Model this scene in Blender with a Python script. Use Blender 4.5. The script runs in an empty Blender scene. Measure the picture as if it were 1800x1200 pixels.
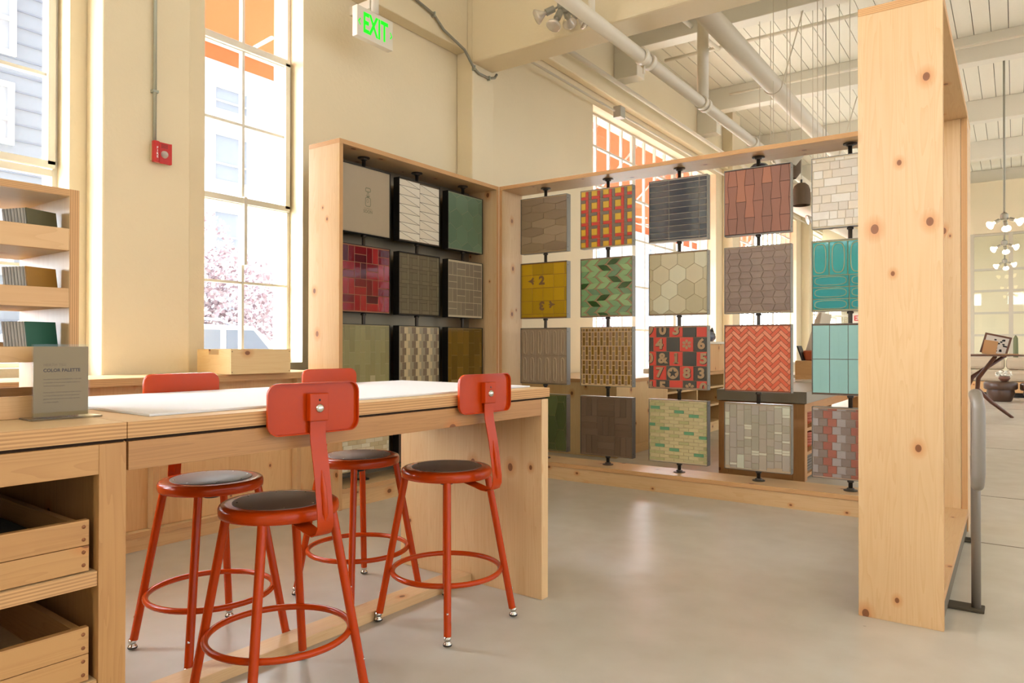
import bpy, math, random
from mathutils import Vector, Matrix
R = math.radians
random.seed(4)
S = bpy.context.scene
# ---------------------------------------------------------------- camera
cd = bpy.data.cameras.new('camera'); cam = bpy.data.objects.new('camera', cd)
S.collection.objects.link(cam); S.camera = cam
cd.sensor_width = 36.0; cd.lens = 36.0 * 1260 / 1800; cd.clip_end = 200; cd.clip_start = .05
_ya, _pi, _ro = R(35.04), R(.33), R(.08)
fw = Vector((-math.sin(_ya)*math.cos(_pi), math.cos(_ya)*math.cos(_pi), math.sin(_pi)))
r0 = Vector((math.cos(_ya), math.sin(_ya), 0)); u0 = r0.cross(fw)
rr = r0*math.cos(_ro) + u0*math.sin(_ro); uu = u0*math.cos(_ro) - r0*math.sin(_ro)
cam.matrix_world = Matrix(((rr.x, uu.x, -fw.x, 0), (rr.y, uu.y, -fw.y, 0), (rr.z, uu.z, -fw.z, 1.11), (0, 0, 0, 1)))
# ---------------------------------------------------------------- sky light
w = bpy.data.worlds.new('sky'); S.world = w; w.use_nodes = True
nt = w.node_tree; nt.nodes.clear()
wo = nt.nodes.new('ShaderNodeOutputWorld'); bg = nt.nodes.new('ShaderNodeBackground')
tc = nt.nodes.new('ShaderNodeTexCoord'); sx = nt.nodes.new('ShaderNodeSeparateXYZ')
mr = nt.nodes.new('ShaderNodeMapRange'); mr.interpolation_type = 'SMOOTHSTEP'
mr.inputs['From Min'].default_value = -.15; mr.inputs['From Max'].default_value = .5
mr.inputs['To Min'].default_value = SKY_STREET = 25.0
mr.inputs['To Max'].default_value = SKY_YARD = 1.85
nt.links.new(tc.outputs['Generated'], sx.inputs[0]); nt.links.new(sx.outputs['X'], mr.inputs['Value'])
nt.links.new(mr.outputs[0], bg.inputs['Strength']); bg.inputs['Color'].default_value = (.93, .975, 1.07, 1)
nt.links.new(bg.outputs[0], wo.inputs[0])
S.view_settings.view_transform = 'Standard'; S.view_settings.look = 'None'
S.view_settings.exposure = 0.1; S.view_settings.gamma = 1; S.view_settings.use_curve_mapping = False
S.cycles.use_denoising = True; S.cycles.max_bounces = 10; S.cycles.diffuse_bounces = 3
S.cycles.transparent_max_bounces = 24; S.cycles.sample_clamp_indirect = 8; S.cycles.caustics_reflective = False
S.cycles.caustics_refractive = False
# ---------------------------------------------------------------- helpers
def lin(c):
    return tuple((v/255/12.92 if v/255 <= .04045 else ((v/255+.055)/1.055)**2.4) for v in c) + (1,)
_M = {}
def newmat(key):
    m = bpy.data.materials.new(key); m.use_nodes = True
    return m, m.node_tree, m.node_tree.nodes['Principled BSDF']
def node(t, ty, **kw):
    n = t.nodes.new(ty)
    for k, v in kw.items():
        if hasattr(n, k): setattr(n, k, v)
        else: n.inputs[k].default_value = v
    return n
def math_(t, op, a, b=None, c=None):
    n = t.nodes.new('ShaderNodeMath'); n.operation = op
    for i, v in enumerate((a, b, c)):
        if v is None: continue
        if isinstance(v, (int, float)): n.inputs[i].default_value = v
        else: t.links.new(v, n.inputs[i])
    return n.outputs[0]
def mixc(t, fac, a, b, mode='MIX'):
    n = t.nodes.new('ShaderNodeMix'); n.data_type = 'RGBA'; n.blend_type = mode
    for i, v in ((0, fac), (6, a), (7, b)):
        if isinstance(v, (int, float, tuple)): n.inputs[i].default_value = v
        else: t.links.new(v, n.inputs[i])
    return n.outputs[2]
def flat(name, col, rough=.6, metal=0, spec=.5, bump=0, bscale=60, srgb=True, **kw):
    k = (name, col, rough)
    if k in _M: return _M[k]
    m, t, b = newmat(name); _M[k] = m
    c = lin(col) if srgb else col
    b.inputs['Base Color'].default_value = c
    b.inputs['Roughness'].default_value = rough; b.inputs['Metallic'].default_value = metal
    b.inputs['Specular IOR Level'].default_value = spec
    for q, v in kw.items(): b.inputs[q].default_value = v
    tcn = node(t, 'ShaderNodeTexCoord'); nz = node(t, 'ShaderNodeTexNoise', Scale=bscale, Detail=3.0)
    t.links.new(tcn.outputs['Object'], nz.inputs['Vector'])
    v = mixc(t, math_(t, 'MULTIPLY', nz.outputs[0], .16), c, tuple(x*.75 for x in c[:3]) + (1,))
    t.links.new(v, b.inputs['Base Color'])
    if bump:
        bp = node(t, 'ShaderNodeBump', Strength=bump, Distance=.002); t.links.new(nz.outputs[0], bp.inputs['Height'])
        t.links.new(bp.outputs[0], b.inputs['Normal'])
    return m
def wood(name, light, dark, lane=.11, knots=.5, rough=.42, grain=1.0, knotcol=(112, 60, 28)):
    if name in _M: return _M[name]
    m, t, b = newmat(name); _M[name] = m
    uv = node(t, 'ShaderNodeUVMap'); sp = node(t, 'ShaderNodeSeparateXYZ'); t.links.new(uv.outputs[0], sp.inputs[0])
    u, v = sp.outputs[0], sp.outputs[1]
    ln = math_(t, 'FLOOR', math_(t, 'DIVIDE', v, lane))
    wn = node(t, 'ShaderNodeTexWhiteNoise', noise_dimensions='1D'); t.links.new(ln, wn.inputs['W'])
    uo = math_(t, 'ADD', u, math_(t, 'MULTIPLY', wn.outputs[0], 37.0))
    cb = node(t, 'ShaderNodeCombineXYZ'); t.links.new(math_(t, 'MULTIPLY', uo, .9), cb.inputs[0]); t.links.new(math_(t, 'MULTIPLY', v, 16.0*grain), cb.inputs[1]); t.links.new(wn.outputs[0], cb.inputs[2])
    n1 = node(t, 'ShaderNodeTexNoise', Scale=1.0, Detail=2.0, Distortion=.6); t.links.new(cb.outputs[0], n1.inputs['Vector'])
    band = math_(t, 'FRACT', math_(t, 'MULTIPLY', n1.outputs[0], 11.0))
    band = math_(t, 'POWER', band, 2.5)
    cb2 = node(t, 'ShaderNodeCombineXYZ'); t.links.new(math_(t, 'MULTIPLY', uo, 4.0), cb2.inputs[0]); t.links.new(math_(t, 'MULTIPLY', v, 260.0), cb2.inputs[1])
    n2 = node(t, 'ShaderNodeTexNoise', Scale=1.0, Detail=2.0); t.links.new(cb2.outputs[0], n2.inputs['Vector'])
    f = math_(t, 'ADD', math_(t, 'MULTIPLY', band, .30), math_(t, 'MULTIPLY', n2.outputs[0], .22))
    f = math_(t, 'ADD', f, math_(t, 'MULTIPLY', math_(t, 'SUBTRACT', wn.outputs[0], .5), .35)); 
    c = mixc(t, f, lin(light), lin(dark))
    # knots
    cb3 = node(t, 'ShaderNodeCombineXYZ'); t.links.new(math_(t, 'MULTIPLY', u, 3.1), cb3.inputs[0]); t.links.new(math_(t, 'MULTIPLY', v, 4.2), cb3.inputs[1])
    vo = node(t, 'ShaderNodeTexVoronoi', voronoi_dimensions='2D', Scale=1.0); t.links.new(cb3.outputs[0], vo.inputs['Vector'])
    sc = node(t, 'ShaderNodeSeparateColor'); t.links.new(vo.outputs['Color'], sc.inputs[0])
    on = math_(t, 'LESS_THAN', sc.outputs[0], knots)
    rad = math_(t, 'MULTIPLY', math_(t, 'ADD', sc.outputs[1], .5), .042)
    d = math_(t, 'DIVIDE', vo.outputs['Distance'], rad)
    core = math_(t, 'MULTIPLY', math_(t, 'LESS_THAN', d, 1.0), on)
    halo = math_(t, 'MULTIPLY', math_(t, 'MAXIMUM', math_(t, 'SUBTRACT', 1.0, math_(t, 'DIVIDE', d, 3.2)), 0.0), on)
    c = mixc(t, math_(t, 'MULTIPLY', halo, .8), c, lin((206, 122, 56)))
    c = mixc(t, math_(t, 'MULTIPLY', core, .8), c, lin(knotcol))
    t.links.new(c, b.inputs['Base Color']); b.inputs['Roughness'].default_value = rough
    b.inputs['Specular IOR Level'].default_value = .45
    return m
def plyedge(name, light=(226, 178, 120), dark=(160, 100, 55)):
    if name in _M: return _M[name]
    m, t, b = newmat(name); _M[name] = m
    uv = node(t, 'ShaderNodeUVMap'); sp = node(t, 'ShaderNodeSeparateXYZ'); t.links.new(uv.outputs[0], sp.inputs[0])
    wv = node(t, 'ShaderNodeTexNoise', Scale=2.2, Detail=2.0, noise_dimensions='1D'); t.links.new(sp.outputs[0], wv.inputs['W'])
    st = math_(t, 'FRACT', math_(t, 'MULTIPLY', math_(t, 'ADD', sp.outputs[1], math_(t, 'MULTIPLY', wv.outputs[0], .12)), 4.5))
    k = math_(t, 'GREATER_THAN', st, .52)
    cb = node(t, 'ShaderNodeCombineXYZ'); t.links.new(math_(t, 'MULTIPLY', sp.outputs[0], 9), cb.inputs[0]); t.links.new(math_(t, 'MULTIPLY', sp.outputs[1], 30), cb.inputs[1])
    n = node(t, 'ShaderNodeTexNoise', Scale=1.0, Detail=3.0); t.links.new(cb.outputs[0], n.inputs['Vector'])
    f = math_(t, 'ADD', math_(t, 'MULTIPLY', k, .42), math_(t, 'MULTIPLY', math_(t, 'SUBTRACT', n.outputs[0], .3), .6))
    t.links.new(mixc(t, f, lin(light), lin(dark)), b.inputs['Base Color']); b.inputs['Roughness'].default_value = .6
    return m
def glassmat():
    if 'glass' in _M: return _M['glass']
    m, t, b = newmat('clear_glass'); _M['glass'] = m; t.nodes.remove(b)
    o = t.nodes['Material Output']; tr = node(t, 'ShaderNodeBsdfTransparent'); gl = node(t, 'ShaderNodeBsdfGlossy', Roughness=.02)
    tr.inputs[0].default_value = (.97, .985, .98, 1); fr = node(t, 'ShaderNodeFresnel', IOR=1.45); mx = node(t, 'ShaderNodeMixShader')
    ge = node(t, 'ShaderNodeNewGeometry'); t.links.new(math_(t, 'MULTIPLY', fr.outputs[0], math_(t, 'SUBTRACT', 1.0, ge.outputs['Backfacing'])), mx.inputs[0]); t.links.new(tr.outputs[0], mx.inputs[1]); t.links.new(gl.outputs[0], mx.inputs[2]); t.links.new(mx.outputs[0], o.inputs[0])
    return m
def canvas(name, col):
    if name in _M: return _M[name]
    m, t, b = newmat(name); _M[name] = m; o = t.nodes['Material Output']; c = lin(col)
    b.inputs['Base Color'].default_value = c; b.inputs['Roughness'].default_value = .9
    tr = node(t, 'ShaderNodeBsdfTranslucent'); tr.inputs[0].default_value = c; mx = node(t, 'ShaderNodeMixShader'); mx.inputs[0].default_value = .6
    t.links.new(b.outputs[0], mx.inputs[1]); t.links.new(tr.outputs[0], mx.inputs[2]); t.links.new(mx.outputs[0], o.inputs[0])
    return m
def emit(name, col, s):
    if name in _M: return _M[name]
    m, t, b = newmat(name); _M[name] = m
    b.inputs['Base Color'].default_value = lin(col); b.inputs['Emission Color'].default_value = lin(col); b.inputs['Emission Strength'].default_value = s
    return m
def plaster():
    m, t, b = newmat('cream_painted_concrete'); tcn = node(t, 'ShaderNodeTexCoord')
    n1 = node(t, 'ShaderNodeTexNoise', Scale=1.3, Detail=5.0); n2 = node(t, 'ShaderNodeTexNoise', Scale=35.0, Detail=4.0)
    vo = node(t, 'ShaderNodeTexVoronoi', Scale=7.0); sc = node(t, 'ShaderNodeSeparateColor')
    for n in (n1, n2, vo): t.links.new(tcn.outputs['Object'], n.inputs['Vector'])
    t.links.new(vo.outputs['Color'], sc.inputs[0])
    pit = math_(t, 'MULTIPLY', math_(t, 'LESS_THAN', vo.outputs['Distance'], math_(t, 'MULTIPLY', sc.outputs[1], .07)), math_(t, 'LESS_THAN', sc.outputs[0], .4))
    c = mixc(t, n1.outputs[0], lin(PAINT), lin(tuple(v*.95 for v in PAINT)))
    c = mixc(t, math_(t, 'MULTIPLY', pit, .5), c, lin((130, 95, 60)))
    t.links.new(c, b.inputs['Base Color']); b.inputs['Roughness'].default_value = .55; b.inputs['Specular IOR Level'].default_value = .3
    h = math_(t, 'SUBTRACT', math_(t, 'ADD', n2.outputs[0], math_(t, 'MULTIPLY', n1.outputs[0], 2.0)), math_(t, 'MULTIPLY', pit, 1.5))
    bp = node(t, 'ShaderNodeBump', Strength=.35, Distance=.006); t.links.new(h, bp.inputs['Height']); t.links.new(bp.outputs[0], b.inputs['Normal'])
    return m
def concrete_floor():
    m, t, b = newmat('polished_concrete'); b.inputs['Specular IOR Level'].default_value = .75; tcn = node(t, 'ShaderNodeTexCoord')
    n1 = node(t, 'ShaderNodeTexNoise', Scale=.9, Detail=6.0, Distortion=.5); n2 = node(t, 'ShaderNodeTexNoise', Scale=6.0, Detail=6.0); n3 = node(t, 'ShaderNodeTexNoise', Scale=60.0, Detail=2.0)
    vo = node(t, 'ShaderNodeTexVoronoi', Scale=4.0); sc = node(t, 'ShaderNodeSeparateColor')
    for n in (n1, n2, n3, vo): t.links.new(tcn.outputs['Object'], n.inputs['Vector'])
    t.links.new(vo.outputs['Color'], sc.inputs[0])
    f = math_(t, 'ADD', math_(t, 'MULTIPLY', n1.outputs[0], .8), math_(t, 'MULTIPLY', n2.outputs[0], .5))
    f = math_(t, 'SUBTRACT', f, .35)
    c = mixc(t, f, lin((214, 208, 196)), lin((180, 169, 150)))
    sp = math_(t, 'MULTIPLY', math_(t, 'LESS_THAN', vo.outputs['Distance'], .03), math_(t, 'LESS_THAN', sc.outputs[0], .25))
    c = mixc(t, math_(t, 'MULTIPLY', sp, .4), c, lin((120, 105, 85)))
    t.links.new(c, b.inputs['Base Color'])
    t.links.new(math_(t, 'ADD', math_(t, 'MULTIPLY', n2.outputs[0], .24), .22), b.inputs['Roughness'])
    bp = node(t, 'ShaderNodeBump', Strength=.12, Distance=.004); t.links.new(n2.outputs[0], bp.inputs['Height']); t.links.new(bp.outputs[0], b.inputs['Normal'])
    return m
PAINT = (246, 228, 190)
PINE = wood('pine_panel', (236, 204, 158), (216, 164, 106))
PINE2 = wood('pine_board', (228, 184, 130), (200, 144, 88), lane=.14, knots=.35)
BIRCH = wood('plywood_face', (236, 204, 158), (222, 180, 128), lane=.5, knots=.15)
CLEAR = wood('clear_pine', (236, 200, 150), (212, 158, 102), lane=.3, knots=.12, grain=1.6)
FIR = wood('fir_apron', (198, 146, 92), (148, 98, 56), lane=.5, knots=.12, grain=2.6)
EDGE = plyedge('plywood_edge')
CABW = wood('shaded_pine', (206, 156, 98), (176, 120, 68), lane=.16, knots=.4)  # orange cabinet pine, with shading and vignetting darkened into its colour
WALL = plaster(); FLOOR = concrete_floor(); GLASS = glassmat()
WHITE = flat('white_paint', (240, 232, 212), .45, bump=.1)
CEIL = flat('ceiling_paint', (246, 238, 216), .5, bump=.15, bscale=20)
ORANGE = flat('orange_enamel', (196, 64, 8), .2, spec=.32)
IRON = flat('iron_pipe', (74, 66, 58), .38, metal=.65)
STEEL = flat('grey_steel', (128, 124, 116), .36, metal=.75)
BLACKM = flat('black_steel', (26, 23, 20), .45, spec=.4)
CHROME = flat('chrome', (210, 208, 200), .15, metal=1)

class MB:
    def __init__(s, M=None): s.v = []; s.f = []; s.m = []; s.uv = []; s.sm = []; s.mats = []; s.M = M
    def mi(s, m):
        if m not in s.mats: s.mats.append(m)
        return s.mats.index(m)
    def face(s, pts, m, uv=None, smooth=False):
        i = len(s.v); s.v += [tuple(p) for p in pts]; s.f.append(tuple(range(i, i+len(pts)))); s.m.append(s.mi(m)); s.sm.append(smooth)
        s.uv.append(uv or [(p[0], p[1]) for p in pts])
    def idx(s, vs, fs, m, smooth=True):
        i = len(s.v); s.v += [tuple(p) for p in vs]; k = s.mi(m)
        for f in fs:
            s.f.append(tuple(i+j for j in f)); s.m.append(k); s.sm.append(smooth); s.uv.append([(vs[j][0]+vs[j][1], vs[j][2]) for j in f])
    def box(s, x0, x1, y0, y1, z0, z1, m, g='z', ply=None, edge=None):
        """g = grain axis; ply = thickness axis: faces not facing it become layered plywood edges"""
        lo = (min(x0, x1), min(y0, y1), min(z0, z1)); hi = (max(x0, x1), max(y0, y1), max(z0, z1))
        G = 'xyz'.index(g); P = None if ply is None else 'xyz'.index(ply)
        ou, ov = random.random()*20, random.random()*20
        c = [Vector((hi[0] if i & 1 else lo[0], hi[1] if i & 2 else lo[1], hi[2] if i & 4 else lo[2])) for i in range(8)]
        for ax, q in ((0, (0, 4, 6, 2)), (0, (1, 3, 7, 5)), (1, (0, 1, 5, 4)), (1, (2, 6, 7, 3)), (2, (0, 2, 3, 1)), (2, (4, 5, 7, 6))):
            mm = m
            if P is not None and ax != P:
                mm = edge or EDGE; o = 3-ax-P; uv = [(c[k][o]+ou, (c[k][P]-lo[P])/(hi[P]-lo[P])) for k in q]
            else:
                oth = [a for a in (0, 1, 2) if a != ax]
                a, b = (G, [k for k in oth if k != G][0]) if ax != G else (oth[0], oth[1])
                uv = [(c[k][a]+ou, c[k][b]+ov) for k in q]
            s.face([c[k] for k in q], mm, uv)
        return s
    def prism(s, poly, a0, a1, axis, m, smooth=False, cap=True):
        def P(p, a):
            return (a, p[0], p[1]) if axis == 'x' else (p[0], a, p[1]) if axis == 'y' else (p[0], p[1], a)
        n = len(poly); vs = [P(p, a0) for p in poly] + [P(p, a1) for p in poly]
        s.idx(vs, [(i, (i+1) % n, n+(i+1) % n, n+i) for i in range(n)], m, smooth)
        if cap:
            s.face([P(p, a0) for p in poly][::-1], m, [(p[0], p[1]) for p in poly][::-1]); s.face([P(p, a1) for p in poly], m, [(p[0], p[1]) for p in poly])
        return s
    def tube(s, pts, r, m, seg=12, cap=True, closed=False):
        pts = [Vector(p) for p in pts]; n = len(pts); rs = r if isinstance(r, (list, tuple)) else [r]*n
        tang = []
        for i in range(n):
            a = pts[(i-1) % n] if (closed or i) else pts[i]; b = pts[(i+1) % n] if (closed or i < n-1) else pts[i]
            tang.append((b-a).normalized())
        up = Vector((0, 0, 1)) if abs(tang[0].z) < .9 else Vector((1, 0, 0))
        nrm = (up - tang[0]*up.dot(tang[0])).normalized(); vs = []
        for i in range(n):
            if i: nrm = (nrm - tang[i]*nrm.dot(tang[i])).normalized()
            bi = tang[i].cross(nrm)
            for k in range(seg):
                a = 2*math.pi*k/seg; vs.append(pts[i] + (nrm*math.cos(a) + bi*math.sin(a))*rs[i])
        fs = []
        for i in range(n if closed else n-1):
            j = (i+1) % n
            for k in range(seg): fs.append((i*seg+k, i*seg+(k+1) % seg, j*seg+(k+1) % seg, j*seg+k))
        s.idx(vs, fs, m)
        if cap and not closed:
            s.face([vs[k] for k in range(seg)][::-1], m); s.face([vs[(n-1)*seg+k] for k in range(seg)], m)
        return s
    def lathe(s, prof, m, c=(0, 0, 0), ax=None, seg=32):
        """prof = [(r, h)], revolved about the axis ax through c"""
        ax = Vector(ax or (0, 0, 1)).normalized(); c = Vector(c)
        t = Vector((1, 0, 0)) if abs(ax.x) < .9 else Vector((0, 1, 0)); e1 = (t - ax*t.dot(ax)).normalized(); e2 = ax.cross(e1)
        vs = []; n = len(prof)
        for r, h in prof:
            for k in range(seg):
                a = 2*math.pi*k/seg; vs.append(c + ax*h + (e1*math.cos(a) + e2*math.sin(a))*max(r, 1e-5))
        s.idx(vs, [(i*seg+k, i*seg+(k+1) % seg, (i+1)*seg+(k+1) % seg, (i+1)*seg+k) for i in range(n-1) for k in range(seg)], m)
        return s
    def build(s, name, parent=None, bevel=0, loc=(0, 0, 0)):
        me = bpy.data.meshes.new(name); me.from_pydata(s.v, [], s.f)
        for m in s.mats: me.materials.append(m)
        me.polygons.foreach_set('material_index', s.m); me.polygons.foreach_set('use_smooth', s.sm)
        ul = me.uv_layers.new(name='UVMap'); ul.data.foreach_set('uv', [x for f in s.uv for p in f for x in p])
        me.update()
        o = bpy.data.objects.new(name, me); S.collection.objects.link(o); o.location = loc
        if parent: o.parent = parent
        if bevel:
            wm = o.modifiers.new('weld', 'WELD'); wm.merge_threshold = 1e-5
            b = o.modifiers.new('bevel', 'BEVEL'); b.width = bevel; b.segments = 2; b.limit_method = 'ANGLE'; b.angle_limit = R(50)
        elif any(s.sm):
            wm = o.modifiers.new('weld', 'WELD'); wm.merge_threshold = 1e-5
        return o
def sharp(o, ang=40):
    """keep creases crisp on smooth-shaded turned parts"""
    m = o.modifiers.new('edges', 'EDGE_SPLIT'); m.split_angle = R(ang); return o
def tag(o, label, cat, group=None, kind=None):
    o['label'] = label; o['category'] = cat
    if group: o['group'] = group
    if kind: o['kind'] = kind
    return o
def struct(o): o['kind'] = 'structure'; return o
def empty(name, loc=(0, 0, 0), rz=0):
    o = bpy.data.objects.new(name, None); S.collection.objects.link(o); o.location = loc; o.rotation_euler = (0, 0, rz); o.empty_display_size = .05; return o
def copy_tree(o, parent=None):
    c = o.copy(); S.collection.objects.link(c)
    if parent: c.parent = parent
    for ch in o.children: copy_tree(ch, c)
    return c
def bx(name, x0, x1, y0, y1, z0, z1, m, parent=None, bevel=0, **k):
    return MB().box(x0, x1, y0, y1, z0, z1, m, **k).build(name, parent, bevel)
def text_tris(body, size, offset=0, extrude=0, align='CENTER'):
    cu = bpy.data.curves.new('t', 'FONT'); cu.body = body; cu.size = size; cu.offset = offset; cu.extrude = extrude
    cu.align_x = align; cu.align_y = 'CENTER'; cu.resolution_u = 3
    ob = bpy.data.objects.new('t', cu); S.collection.objects.link(ob)
    dg = bpy.context.evaluated_depsgraph_get(); me = ob.evaluated_get(dg).to_mesh()
    me.calc_loop_triangles()
    out = [[(me.vertices[i].co.x, me.vertices[i].co.y) for i in t.vertices] for t in me.loop_triangles]
    ob.evaluated_get(dg).to_mesh_clear(); bpy.data.objects.remove(ob); bpy.data.curves.remove(cu)
    return out
def arc(cx, cy, r, a0, a1, n): return [(cx+r*math.cos(R(a0+(a1-a0)*i/n)), cy+r*math.sin(R(a0+(a1-a0)*i/n))) for i in range(n+1)]
def rrect(w, h, r, n=5): return arc(w-r, h-r, r, 0, 90, n)+arc(-w+r, h-r, r, 90, 180, n)+arc(-w+r, -h+r, r, 180, 270, n)+arc(w-r, -h+r, r, 270, 360, n)
# ================================================================ ROOM SHELL
struct(bx('floor', -4.52, 9, -5, 27, -.12, 0, FLOOR))
jm = flat('floor_joint', (112, 98, 76), .8)
m = MB()
for y in (4.85, 6.38, 9.4, 12.4, 15.4): m.box(-.5, 9, y-.004, y+.004, 0, .0012, jm)
m.box(1.5, 1.508, 4.85, 26, 0, .0012, jm); struct(m.build('trim_1'))
XW, XO, XG = -4.5, -4.86, -4.68
wins = [(-4.0, -3.1, .98, 5.2), (-2.3, -1.4, .98, 5.2), (-.6, .3, .98, 5.2), (1.06, 1.93, .98, 5.2), (2.78, 3.60, .98, 5.2), (8.25, 12.95, .72, 4.26), (14.3, 18.9, .72, 4.26), (20.2, 24.6, .72, 4.26)]
m = MB(); y = -5
for (a, b, z0, z1) in wins:
    m.box(XO, XW, y, a, 0, 5.5, WALL); m.box(XO, XW, a, b, 0, z0, WALL); m.box(XO, XW, a, b, z1, 5.5, WALL); y = b
m.box(XO, XW, y, 27, 0, 5.5, WALL)
struct(m.build('wall_left'))
# pilasters, spandrel beam, big cross beam
n = 2
for (a, b) in ((2.02, 2.56), (5.46, 5.80), (13.3, 13.75), (19.4, 19.8)):
    struct(bx('trim_%d' % n, XW, -4.3, a, b, 0, 5.5, WALL, bevel=.012)); n += 1
struct(bx('trim_%d' % n, XW, -4.36, -5, 5.458, 3.97, 4.6, WALL, bevel=.01)); n += 1
struct(bx('trim_%d' % n, -4.312, 9, 5.452, 5.795, 3.85, 5.5, WALL, bevel=.02)); n += 1
struct(bx('trim_%d' % n, XW, -4.38, 5.8, 27, 4.42, 4.62, WALL, bevel=.02)); n += 1
# planked ceiling
groove = flat('ceiling_groove', (84, 70, 48), .9)
m = MB(); x = XO
while x < 9:
    m.box(x+.004, x+.196, 5.6, 27, 5.5, 5.56, CEIL); x += .2
m.box(XO, 9, -5, 27, 5.562, 5.62, groove); m.box(XO, 9, -5, 5.6, 5.5, 5.56, CEIL)
struct(m.build('ceiling'))
for i, y in enumerate((8.85, 12.0, 15.2, 18.3, 21.4, 24.5)):
    struct(bx('trim_%d' % n, XW, 9, y, y+.22, 5.12, 5.5, WHITE, bevel=.008)); n += 1
for y in (8.96, 12.1):   # wall corbels under the beams
    struct(bx('trim_%d' % n, XW, -4.15, y-.12, y+.12, 4.75, 5.12, WHITE, bevel=.01)); n += 1
struct(bx('wall_back', XO, 9, 26.8, 27, 0, 5.5, WALL))
m = MB(); m.box(XO, 9, -5.2, -5, 0, 3.35, WALL); m.box(XO, 9, -5.2, -5, 4.0, 5.5, WALL); [m.box(x, x+1.2, -5.2, -5, 1.0, 4.0, WALL) for x in (XO, -1.5, 2, 5.5, 7.8)]; struct(m.build('wall_rear_unseen'))  # unseen wall added to limit light from behind, openings sized for that
# ---------------------------------------------------------------- windows
def window(i, a, b, z0, z1, vs, hs, label_extra=''):
    e = empty('window_%d' % i, (XG, a, z0)); e['kind'] = 'structure'; W, H = b-a, z1-z0
    f = MB(); t = .028
    for q in ((0, t, 0, H), (W-t, W, 0, H), (0, W, 0, t), (0, W, H-t, H)): f.box(-.025, .025, q[0], q[1], q[2], q[3], WHITE)
    f.build('frame', e)
    for v, th in vs: bx('mullion', -.02, .02, v-a-th/2, v-a+th/2, t, H-t, WHITE, e)
    for h, th in hs: bx('muntin', -.022, .022, t, W-t, h-z0-th/2, h-z0+th/2, WHITE, e)
    bx('pane', -.002, .002, t, W-t, t, H-t, GLASS, e)
    return e
w1 = window(1, *wins[3], [(1.5, .02)], [(1.57, .018), (2.125, .04), (2.70, .02), (3.3, .04), (3.9, .02), (4.5, .02)])
w2 = window(2, *wins[4], [(3.186, .022)], [(1.57, .018), (2.17, .05), (2.73, .02), (3.30, .05), (3.9, .02), (4.5, .02)])
for e, (a, b, z0, z1) in ((w1, wins[3]), (w2, wins[4])):   # pivoting ventilator sash
    v = MB(); W = b-a
    for q in ((.02, .06, 2.17, 3.3), (W-.06, W-.02, 2.17, 3.3)): v.box(.02, .05, q[0], q[1], q[2]-z0, q[3]-z0, WHITE)
    v.box(.02, .05, .02, W-.02, 2.15-z0, 2.19-z0, WHITE); v.box(.02, .05, .02, W-.02, 3.28-z0, 3.33-z0, WHITE)
    v.build('ventilator_sash', e)
lt = MB().box(.03, .055, 3.186-wins[4][0]-.012, 3.186-wins[4][0]+.012, .72, 1.22, WHITE).build('latch_bar', w2)
def vs3(a, b, bays):
    L = []; s = (b-a)/bays
    for k in range(bays):
        for j in range(1, 4): L.append((a+s*k+s*j/4, .03))
        if k: L.append((a+s*k, .12))
    return L
for i, q in ((6, wins[0]), (7, wins[1]), (8, wins[2])): window(i, *q, [((q[0]+q[1])/2, .022)], [(z, .03) for z in (1.57, 2.17, 2.73, 3.3, 3.9, 4.5)])
for i, q in ((3, wins[5]), (4, wins[6]), (5, wins[7])):
    window(i, *q, vs3(q[0], q[1], 3), [(z, .03) for z in (1.35, 2.0, 2.7, 3.3, 3.82)])
for i, (a, b, z0, z1) in enumerate(wins[5:]):
    struct(bx('trim_%d' % n, XG+.03, XW+.06, a-.02, b+.02, z0-.06, z0-.002, WHITE, bevel=.008)); n += 1
# ================================================================ OUTSIDE
struct(bx('pavement', -60, XO, -30, 60, -.3, -.02, flat('asphalt', (176, 174, 170), .8)))
AWN = canvas('orange_awning_canvas', (222, 124, 92))
def awning(y0, y1, zt, zb, label, ribs=3):
    e = empty('awning', (XO-.03, y0, zt)); tag(e, label, 'awning', 'orange awnings over the windows')
    L = y1-y0; D = 1.15; dz = zb-zt; m = MB(); th = .008
    m.prism([(0, 0), (-D, dz), (-D, dz-.22), (-D+th, dz-.22), (-D+th, dz-th*1.6), (0, -th*1.6)], 0, L, 'y', AWN) if False else None
    vs = [(0, 0, 0), (-D, 0, dz), (-D, 0, dz-.2), (0, L, 0), (-D, L, dz), (-D, L, dz-.2)]
    vs += [(x+.006, y, z-.012) for x, y, z in vs]
    m.idx(vs, [(0, 3, 4, 1), (1, 4, 5, 2), (6, 7, 10, 9), (7, 8, 11, 10), (0, 1, 7, 6), (3, 9, 10, 4), (0, 6, 9, 3), (2, 5, 11, 8)], AWN, False)
    m.build('canvas', e); WM = flat('awning_frame', (226, 222, 214), .5)
    for k in range(ribs):
        yy = .05+(L-.1)*k/(ribs-1)
        MB().tube([(-.02, yy, -.05), (-D+.03, yy, dz-.04)], .018, WM, 8).build('rib', e)
        if k < ribs-1: MB().tube([(-.03, yy+.1, dz-.35), (-D+.05, yy+.55*(L/(ribs-1)), dz-.05)], .016, WM, 8).build('brace', e)
    MB().tube([(-D+.03, .02, dz-.06), (-D+.03, L-.02, dz-.06)], .016, WM, 8).build('front_bar', e)
    return e
awning(.2, 2.1, 5.1, 4.02, 'orange awning edge at the top of the leftmost window', 2)
awning(2.45, 4.6, 5.1, 3.95, 'orange fabric awning filling the top of the tall window beside the fire alarm', 3)
awning(8.0, 18.9, 4.55, 3.55, 'long orange awning beyond the windows behind the tile rack', 9)
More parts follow.
